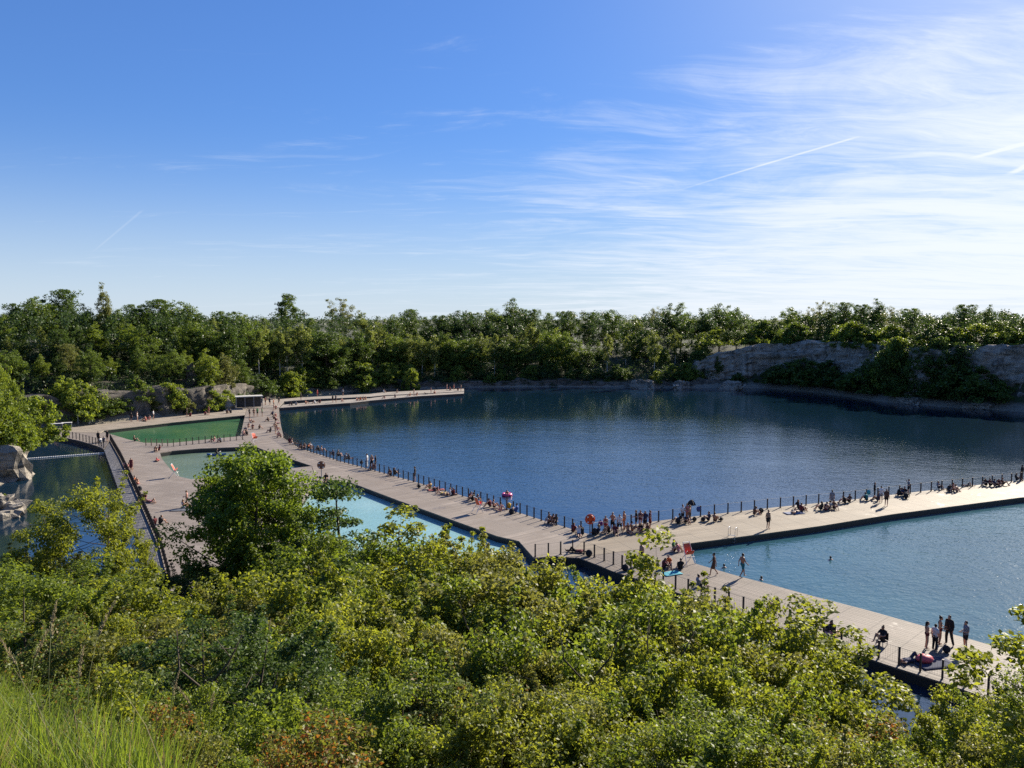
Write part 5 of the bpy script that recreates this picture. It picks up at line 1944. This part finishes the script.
def make_cloth(kind, what):
    J = pose_joints(kind)
    b = MB()
    g = .016
    if what in ('tee', 'shirt'):
        torso(b, J, g)
        for k in 'rl':
            capsule(b, J['sh' + k], lerp3(J['sh' + k], J['el' + k], .62 if what == 'tee' else 1), LIMB['ua'][0] + g + .006, LIMB['ua'][1] + g + .008)
            if what == 'shirt':
                capsule(b, J['el' + k], lerp3(J['el' + k], J['wr' + k], .88), LIMB['fa'][0] + g, LIMB['fa'][1] + g)
    if what in ('shorts', 'trousers', 'brief', 'dress', 'suit'):
        for k in 'rl':
            capsule(b, lerp3(J['pelvis'], J['hp' + k], .75), lerp3(lerp3(J['pelvis'], J['hp' + k], .75), J['chest'], .18), .108 + g, .104 + g)
            q = {'shorts': .62, 'trousers': 1.0, 'brief': .10, 'dress': .75, 'suit': .10}[what]
            capsule(b, J['hp' + k], lerp3(J['hp' + k], J['kn' + k], q), LIMB['th'][0] + g + .006, LIMB['th'][1] + g + (.016 if q < 1 else .008))
            if what == 'trousers':
                capsule(b, J['kn' + k], lerp3(J['kn' + k], J['an' + k], .93), LIMB['ca'][0] + g + .006, LIMB['ca'][1] + g + .012)
        if what == 'dress':
            capsule(b, J['pelvis'], lerp3(J['pelvis'], lerp3(J['knr'], J['knl'], .5), .75), .12 + g, .135 + g)
    if what in ('dress', 'suit'):
        torso(b, J, g * .8)
    if what == 'bra':
        for s, k in ((1, 'r'), (-1, 'l')):
            ch = lerp3(J['chest'], J['sh' + k], .36)
            capsule(b, ch, lerp3(ch, J['neck'], .12), .118, .112)
    return remeshed(b, .02, what, 2)


def make_hair(kind, what):
    J = pose_joints(kind)
    hd = Vector(J['head'])
    b = MB()
    lie = kind == 'lie'
    back = Vector((0, 1, 0)) if not lie else Vector((0, 0, -1))
    upv = Vector((0, 0, 1)) if not lie else Vector((0, 1, 0))
    c = hd + upv * .028 + back * .018
    r_ = (.086, .098, .108) if not lie else (.086, .108, .085)
    b.ellipsoid(c, r_, 14, 10)
    if what == 'long_hair':
        capsule(b, c + back * .05, c + back * .075 - upv * .16, .075, .065)
        capsule(b, c + back * .075 - upv * .16, c + back * .085 - upv * .30 if not lie else c + back * .02 - upv * .1, .062, .035)
    if what == 'bun_hair':
        b.ellipsoid(c + upv * .10 + back * .05, (.045, .045, .045), 10, 8)
    # clip away the face side
    nv = []
    for v in b.v:
        p = Vector(v)
        k = (p - hd).dot(-back)
        lim = .052 if (p - hd).dot(upv) > .055 else .012
        if k > lim and (p - hd).dot(upv) < .11:
            p = p + back * (k - lim)
        nv.append(tuple(p))
    b.v = nv
    return b.mesh(what, None, True)


CACHE = {}


def part_mesh(kind, what):
    key = (kind, what)
    if key not in CACHE:
        if what == 'body':
            CACHE[key] = make_body(kind)
        elif what.endswith('hair'):
            CACHE[key] = make_hair(kind, what)
        else:
            CACHE[key] = make_cloth(kind, what)
        me = CACHE[key]
        while len(me.materials) < (2 if what == 'body' else 1):
            me.materials.append(None)
    return CACHE[key]


SKINS = [plain("fair_skin", (0.50, 0.29, 0.20), 0.55, 0, .05), plain("tanned_skin", (0.38, 0.20, 0.125), 0.55, 0, .05), plain("warm_skin", (0.44, 0.245, 0.165), 0.55, 0, .05)]
M_EYE = plain("eye_and_lip", (0.10, 0.05, 0.04), 0.5)
HAIRM = [plain("dark_hair", (0.014, 0.010, 0.008), 0.6), plain("brown_hair", (0.055, 0.032, 0.018), 0.6), plain("fair_hair", (0.22, 0.14, 0.06), 0.6)]
CLOTH = {n: plain(n + "_cloth", c, 0.9) for n, c in dict(
    black=(0.014, 0.014, 0.016), white=(0.66, 0.66, 0.66), navy=(0.018, 0.025, 0.07), grey=(0.20, 0.22, 0.25), red=(0.34, 0.025, 0.03), maroon=(0.13, 0.02, 0.025),
    teal=(0.02, 0.17, 0.19), blue=(0.04, 0.10, 0.32), green=(0.04, 0.16, 0.06), orange=(0.55, 0.14, 0.03), yellow=(0.6, 0.42, 0.06), pink=(0.55, 0.2, 0.24), brown=(0.11, 0.055, 0.035)).items()}
PNAME = {'tee': 't_shirt', 'shirt': 'shirt', 'shorts': 'shorts', 'trousers': 'trousers', 'brief': 'swim_brief', 'bra': 'bikini_top', 'dress': 'dress', 'suit': 'swimsuit'}
OUT_WORDS = {'tee': 't-shirt', 'shirt': 'long-sleeved top', 'shorts': 'shorts', 'trousers': 'trousers', 'brief': 'swim briefs', 'bra': 'bikini', 'dress': 'dress', 'suit': 'swimsuit'}
pr_ = random.Random(21)


def person(px, py, kind, label, wear, face=None, h=1.0, skin=None, hair=None, hairm=None, z=None, group=None, on=DECK):
    x, y = P(px, py, on)
    if face is None:
        face = pr_.uniform(0, 2 * pi)
    r = thing('person', label, 'person', (x, y, (DECK + 0.026) if z is None else z), face, group, h * pr_.uniform(.97, 1.03))
    o = put('body', part_mesh(kind, 'body'), r)
    repaint(o, SKINS[pr_.randrange(3) if skin is None else skin], M_EYE)
    hk = hair or pr_.choice(['short_hair', 'short_hair', 'long_hair', 'bun_hair'])
    o = put(hk, part_mesh(kind, hk), r)
    repaint(o, HAIRM[(pr_.choice([0, 0, 1, 1, 2])) if hairm is None else hairm])
    for wname, col in wear:
        o = put(PNAME[wname], part_mesh(kind, wname), r)
        repaint(o, CLOTH[col])
    return r


# facing: 0 looks towards the camera (-Y); pi/2 looks to +X; pi away
W, E, N_, S_ = -pi / 2, pi / 2, pi, 0.0
# the five talkers on the nearest pier
person(926.4, 649, 'talk', "woman with long dark hair in a dark bikini holding something, facing the talkers", [('bra', 'maroon'), ('brief', 'maroon')], E - .2, .97, 0, 'long_hair', 0)
person(934.6, 650.5, 'stand', "short person in a white top and black trousers among the talkers", [('tee', 'white'), ('trousers', 'black')], E + .5, .90, 0, 'short_hair', 0)
person(939.5, 645, 'talk', "woman in a dark bikini beside the tall man in black", [('bra', 'black'), ('brief', 'maroon')], E - .4, 1.0, 1, 'bun_hair', 0)
person(948.3, 645, 'wide', "tall man in a black top and black trousers standing legs apart", [('shirt', 'black'), ('trousers', 'black')], W + .5, 1.04, 2, 'short_hair', 0)
person(965, 649.5, 'talk', "man in a grey t-shirt and black shorts standing apart from the talkers", [('tee', 'grey'), ('shorts', 'black')], W, 1.0, 0, 'short_hair', 0)
person(911, 662, 'lie', "person lying in dark clothes with a knee up by the pink bag", [('tee', 'navy'), ('trousers', 'navy')], E + .3)
# along the near railing
person(829, 634.5, 'lie', "sunbather in pink lying behind the near railing", [('bra', 'pink'), ('brief', 'pink')], E + .6, 1, 0)
person(834, 634, 'hug', "dark-clad person hunched at a post beside the pink sunbather", [('shirt', 'black'), ('trousers', 'black')], W, 1, 1)
person(776, 610, 'sit', "person in a brown top half hidden by shrubs at the nearest pier's rail", [('tee', 'brown'), ('shorts', 'black')], W)
x, y = P(881.5, 645, DECK)
r = thing('camp_chair', "black canvas chair on the nearest pier under the seated person", 'chair', (x, y, DECK + .02), -1.1)
b = MB()
b.box((0, 0, .26), (.5, .46, .03))
b.obj('seat', M_DARKF, r)
b = MB()
b.box((0, .25, .52), (.5, .03, .44))
b.obj('backrest', M_DARKF, r)
for sx in (-1, 1):
    for sy in (-1, 1):
        b = MB()
        b.box((sx * .22, sy * .2, .122), (.03, .03, .244))
        b.obj('leg', M_GREYP, r)
person(881.8, 645.6, 'sit', "person in black sitting in the black canvas chair", [('tee', 'black'), ('shorts', 'black')], -1.1, 1, 1, z=DECK + .30)
person(699, 587, 'sit', "person in a grey top sitting at the nearest pier's rail behind leaves", [('tee', 'grey'), ('shorts', 'black')], E)
person(713.6, 575.5, 'stride', "woman in a brown dress striding along the nearest pier", [('dress', 'brown')], W - .2, .98, 1, 'bun_hair', 0)
person(742.3, 577.5, 'stride', "bare-chested man in teal shorts walking by the teal pool", [('shorts', 'teal')], E + .4, 1.03, 1, 'short_hair', 0)
person(641.3, 564.5, 'stand', "bare-backed man in black shorts standing at the junction's rail", [('shorts', 'black')], W + .6, 1.03, 2, 'short_hair', 0)
person(680.5, 570, 'sit', "person in a dark top sitting behind the thin sapling", [('tee', 'black'), ('shorts', 'black')], N_)
person(663, 569, 'hug', "person in maroon crouching behind the thin sapling's leaves", [('tee', 'maroon'), ('shorts', 'black')], E)
person(668.5, 567, 'sit', "person in an orange top sitting by the teal towel", [('tee', 'orange'), ('shorts', 'navy')], S_)
person(674.5, 551, 'sit', "person in a green top sitting beside the orange lifeguard chair", [('tee', 'green'), ('shorts', 'maroon')], E - .4, 1.05, 1, 'short_hair', 0)
person(678.5, 552, 'hug', "person in pink sitting close to the orange lifeguard chair", [('suit', 'pink')], W, .95, 0)
person(576, 552.5, 'lie', "person in a maroon top lying at the junction's rail", [('tee', 'maroon'), ('trousers', 'black')], W - .2)
person(768, 529, 'stand', "bare-chested man in black shorts at the pale pier's near edge", [('shorts', 'black')], .3, 1.02, 1, 'short_hair', 0)

# swimmers
for px, py, lab in ((724, 568, "swimmer with pale wet shoulders splashing near the nearest pier"), (761.3, 580, "swimmer with dark head by the teal pool's rim"),
                    (830.5, 560, "swimmer's dark head alone in the middle of the teal pool")):
    person(px, py, 'stand', lab, [('brief', 'black')], pr_.uniform(0, 6), 1, 0, 'short_hair', 0, z=-1.38, on=0)
person(217.5, 455.8, 'long', "paddler in a dark top sitting in the blue kayak", [('tee', 'black'), ('shorts', 'black')], E + .1, 1, 1, 'short_hair', 0, z=0.12, on=0)
person(507, 495.6, 'hug', "bather sitting in the pink swim ring", [('brief', 'black')], S_, .95, 0, z=-0.12, on=0)

POSEW = {'sit': "sitting knees up", 'hug': "hugging knees", 'long': "sitting legs out", 'lie': "lying down", 'stand': "standing", 'hips': "standing hand on hip",
         'talk': "standing talking", 'stride': "walking", 'wide': "standing legs apart"}
SEEN = {}


def crowd(where, items, group):
    """people of one stretch, from the photograph's left to its right"""
    items = sorted(items)
    n = len(items)
    for i, (px, py, kind, wear) in enumerate(items):
        w0, c0 = wear[0]
        txt = c0 if all(c_ == c0 for _, c_ in wear) and w0 != 'bra' else f"{c0} {OUT_WORDS[w0]}"
        key = f"person {POSEW[kind]} in {txt} {where}"
        k = SEEN.get(key, 0)
        SEEN[key] = k + 1
        lab = key if k == 0 else f"{ORD[k]} {key}"
        person(px, py, kind, lab, wear, None, group=group)


B, N0 = 'black', 'navy'
sw = lambda c: [('shorts', c)]
bk = lambda c: [('bra', c), ('brief', c)]
tt = lambda a, c='black': [('tee', a), ('shorts', c)]
crowd("at the piers' corner by the lifebuoy", [
    (582.5, 535, 'hug', tt(B)), (579, 535.5, 'long', tt('white', N0)), (598, 534.3, 'sit', tt(N0)), (605.4, 534.6, 'stand', bk('red')), (609, 533, 'hug', tt('brown')),
    (612.5, 531.8, 'hips', sw(B)), (615, 534.2, 'sit', tt('maroon')), (619.4, 533.2, 'wide', tt('white')), (624, 530, 'stand', bk('orange')), (628, 532.6, 'long', bk('brown')),
    (632, 531, 'sit', bk('orange')), (636, 528.6, 'talk', tt(B)), (640.2, 528.8, 'stand', bk('maroon')), (645, 529.6, 'hips', tt(N0)), (650, 528.8, 'stand', [('dress', 'maroon')]),
    (641.5, 532.2, 'hug', tt(B, N0)), (647, 532.6, 'sit', tt('brown', B)), (572.8, 532.4, 'hug', tt('maroon'))], "people gathered at the piers' corner")
crowd("in the group by the dark parasol", [
    (679, 523, 'sit', tt(B)), (682.5, 522.4, 'talk', tt('white', B)), (685.5, 523.2, 'hug', tt(N0)), (689.5, 522.8, 'stand', sw(B)), (687, 521, 'hips', bk('pink'))], "group by the dark parasol")
crowd("on the pale pier's near half", [
    (708.4, 521, 'sit', tt(N0)), (714.8, 521.8, 'sit', sw('brown')), (754, 515, 'hug', [('suit', 'brown')]), (795, 512.8, 'lie', bk(N0)), (798.5, 508.6, 'long', tt(B)),
    (801.5, 512, 'sit', tt('maroon'))], "sunbathers along the pale pier")
crowd("on the pale pier's middle", [
    (821, 510.2, 'sit', tt(B)), (825.4, 510.6, 'hug', bk('maroon')), (829.5, 509.5, 'long', tt('grey')), (831.8, 506.8, 'stand', tt('grey', 'grey')), (834, 509.2, 'sit', tt('brown')),
    (845, 503.6, 'hug', tt(B)), (849.2, 502.6, 'sit', tt('brown')), (867, 500.8, 'hug', tt('teal', B)), (874.4, 498.2, 'stand', [('shirt', B), ('trousers', B)]),
    (880.8, 502.6, 'talk', tt('white', 'grey')), (886.2, 506.2, 'stand', tt('brown')), (878, 501, 'sit', tt(N0))], "people at the pale pier's middle")
crowd("toward the pale pier's far end", [
    (898, 495.6, 'hug', tt(B)), (901.4, 495.8, 'sit', tt(N0)), (904.6, 495.4, 'sit', tt(B, N0)), (908.4, 494.6, 'hips', tt('grey')), (938.5, 489, 'sit', tt('grey')),
    (950, 491.6, 'hug', tt(B)), (953.5, 491, 'sit', tt('maroon')), (957, 492.4, 'hug', bk('brown')), (967.6, 486.4, 'lie', tt(N0)), (986, 485.8, 'hug', tt(B)), (990, 486.3, 'sit', tt('maroon')),
    (994.5, 486.6, 'sit', tt(N0)), (998, 485.8, 'hug', tt('maroon')), (1002.5, 485.2, 'sit', tt('brown')), (1016.5, 480.6, 'sit', tt(B)), (1021.5, 479.8, 'wide', [('shirt', B), ('trousers', B)])],
      "people toward the pale pier's far end")
crowd("along the long pier past the yellow bag", [
    (490.5, 507, 'hug', tt('maroon')), (494, 508, 'sit', bk('black')), (500.6, 511, 'long', bk('pink')), (516.3, 512.6, 'sit', tt('blue', 'blue')), (549, 523, 'sit', bk('brown')), (552.2, 523.4, 'hug', bk('orange')),
    (555.4, 524, 'sit', tt('brown')), (469.5, 499.5, 'hug', tt('maroon')), (473, 501, 'sit', tt(B)), (476, 502, 'hug', tt(N0)), (454.3, 495.4, 'hug', tt('maroon')), (450.4, 495.8, 'long', tt('white')),
    (442, 494.6, 'lie', bk('yellow')), (436, 490.2, 'lie', tt('maroon')), (430, 489, 'sit', bk('yellow'))], "sunbathers on the long pier")
person(415, 481.6, 'stand', "person in a black top and black shorts standing alone at the long pier's railing", tt(B), W, 1.03, 1)
crowd("along the long pier opposite the turquoise pool", [
    (390.8, 475.6, 'hug', tt('brown')), (394.8, 475, 'sit', tt(B)), (367.2, 467.4, 'stand', [('tee', 'white'), ('trousers', 'white')]), (371.8, 468.4, 'talk', sw(B)), (375.6, 468.8, 'stand', tt(B)),
    (373, 470, 'sit', tt('maroon')), (349.5, 459.8, 'hug', tt(B)), (346.6, 459.4, 'long', tt('grey')), (338.6, 456.4, 'sit', tt(B)), (333.6, 455.8, 'hug', tt(N0)), (322, 452, 'sit', bk('pink')),
    (319, 451.2, 'hug', tt(B)), (310.5, 448.6, 'sit', tt('white', 'brown')), (307.8, 449.2, 'hug', tt('orange')), (304.5, 449, 'sit', bk('red')), (301.5, 448.6, 'hug', tt(N0))],
      "people along the upper long pier")
person(326, 481.4, 'sit', "person in black sitting at the turquoise pool's corner by the brown lifebuoy", tt(B), S_, 1.1, 1)
crowd("at the long pier's head by the lake", [
    (292.5, 444.5, 'long', bk('white')), (289.5, 443, 'hug', tt('maroon')), (281, 437.6, 'hug', bk('brown')), (278.5, 436.4, 'sit', bk('pink')), (275.5, 434, 'stand', tt('brown')), (277.5, 430.2, 'sit', bk('pink')),
    (270.3, 432.4, 'sit', tt(B)), (276.3, 426.5, 'hug', bk('brown')), (275.5, 421, 'sit', tt('maroon')), (273.6, 419, 'sit', tt(B)), (268.6, 421.4, 'hug', tt('brown')), (276, 416.8, 'hug', bk('red')),
    (272.6, 415, 'sit', tt(N0)), (274, 411.2, 'stand', bk('maroon')), (277, 423.6, 'lie', bk('pink'))], "sunbathers at the long pier's head")
crowd("by the green pool's end wall", [
    (249.6, 417, 'stand', tt(B)), (254, 417, 'hips', bk('maroon')), (257.5, 416.4, 'talk', tt('green', B)), (262.2, 416.4, 'stand', tt('green')), (250, 422.2, 'sit', bk('pink')), (253, 422.4, 'lie', tt('maroon')),
    (249, 427.4, 'hug', bk('brown')), (252.8, 429, 'sit', tt('maroon')), (259, 429, 'hug', tt('brown')), (245.6, 431.8, 'sit', tt(N0)), (247.6, 435.2, 'hug', tt(B)), (244, 435, 'long', bk('pink'))],
      "people by the green pool's end")
crowd("where the piers meet near the shelter", [
    (261.5, 405.6, 'stand', tt(B)), (265.4, 405, 'talk', tt('maroon')), (269.8, 405.2, 'hips', tt(N0)), (273.6, 406, 'stand', bk('orange')), (279, 405, 'stride', tt(B)), (276, 409.2, 'hug', tt('red'))],
      "people near the shelter")
crowd("on the far twin piers' near half", [
    (317.4, 396.4, 'stand', [('dress', 'red')]), (343, 395.8, 'stand', tt('grey')), (301, 400, 'stand', tt(B)), (306, 404, 'sit', bk('orange')), (315, 403.6, 'hug', tt('white')), (320, 403.2, 'sit', tt('maroon')),
    (332.7, 402.6, 'stand', tt(B)), (336, 402.6, 'stand', tt(N0)), (342, 401.6, 'sit', bk('pink')), (357, 400.8, 'sit', bk('orange')), (360, 400.4, 'hug', tt('orange')), (363.5, 400.4, 'sit', bk('orange')),
    (366, 399.8, 'hug', bk('yellow')), (292, 405.4, 'hug', tt(B)), (296, 405.2, 'sit', tt('grey'))], "people on the far twin piers")
crowd("on the far twin piers' outer half", [
    (384, 392.9, 'sit', tt('white')), (397, 392.8, 'hug', tt(B)), (410, 396, 'sit', bk('orange')), (414, 395.8, 'stand', bk('maroon')), (417, 395.5, 'sit', bk('orange')), (426, 394.2, 'lie', tt(B)),
    (431, 394, 'stand', bk('pink')), (435, 393.8, 'hug', bk('red')), (447, 390.5, 'stand', bk('maroon')), (450, 390.3, 'sit', tt('red')), (454, 390.3, 'stand', bk('red')), (458, 390.8, 'hug', tt('maroon')), (461, 391, 'stand', bk('brown')),
    (395, 397.6, 'sit', tt(N0)), (385, 398.6, 'hug', bk('pink'))], "people on the far piers' outer half")
crowd("on the narrow pier behind the green pool", [
    (131.4, 421.8, 'stand', tt(B)), (137.5, 421.2, 'stand', bk('white')), (146, 420.4, 'hug', bk('red')), (149.4, 419.8, 'sit', bk('pink')), (153.6, 419.2, 'stand', tt('white')), (187, 417, 'stand', tt(B)),
    (190.4, 416.6, 'sit', tt('maroon')), (205, 415, 'hug', tt('red')), (209, 414.6, 'stand', bk('red')), (227, 413.6, 'sit', tt('brown')), (231, 413.2, 'hug', tt(B)), (144, 421.4, 'lie', tt('brown'))],
      "people behind the green pool")
crowd("on the wide bathing platform", [
    (56.5, 433.2, 'sit', tt('maroon')), (98.5, 442.6, 'stand', tt(B)), (101, 443.2, 'hug', tt('white')), (103.5, 442.2, 'sit', tt(N0)), (107.5, 441.4, 'stand', tt(B)), (134.6, 441.4, 'sit', tt('brown')), (155.5, 451.8, 'hug', tt(B)),
    (159.3, 450.8, 'sit', tt('maroon')), (157.5, 461, 'lie', tt('red', 'red')), (131.4, 471.8, 'stand', [('dress', 'maroon')]), (125, 468, 'sit', bk('pink')), (127.5, 469.5, 'hug', bk('pink')), (135, 483.4, 'sit', bk('orange')),
    (137.8, 484.6, 'hug', bk('pink')), (142, 500, 'hug', tt(B)), (144.6, 501.4, 'sit', tt('maroon')), (151, 502.6, 'lie', bk('pink')), (183.8, 508.2, 'sit', bk('white')), (187, 507, 'talk', bk('pink')), (193.3, 507, 'hug', tt('maroon')),
    (154.6, 525.6, 'sit', tt('maroon')), (159.7, 524.4, 'hug', tt(B)), (214, 441.5, 'sit', bk('pink')), (221, 442.4, 'hug', tt('grey'))], "people on the wide bathing platform")
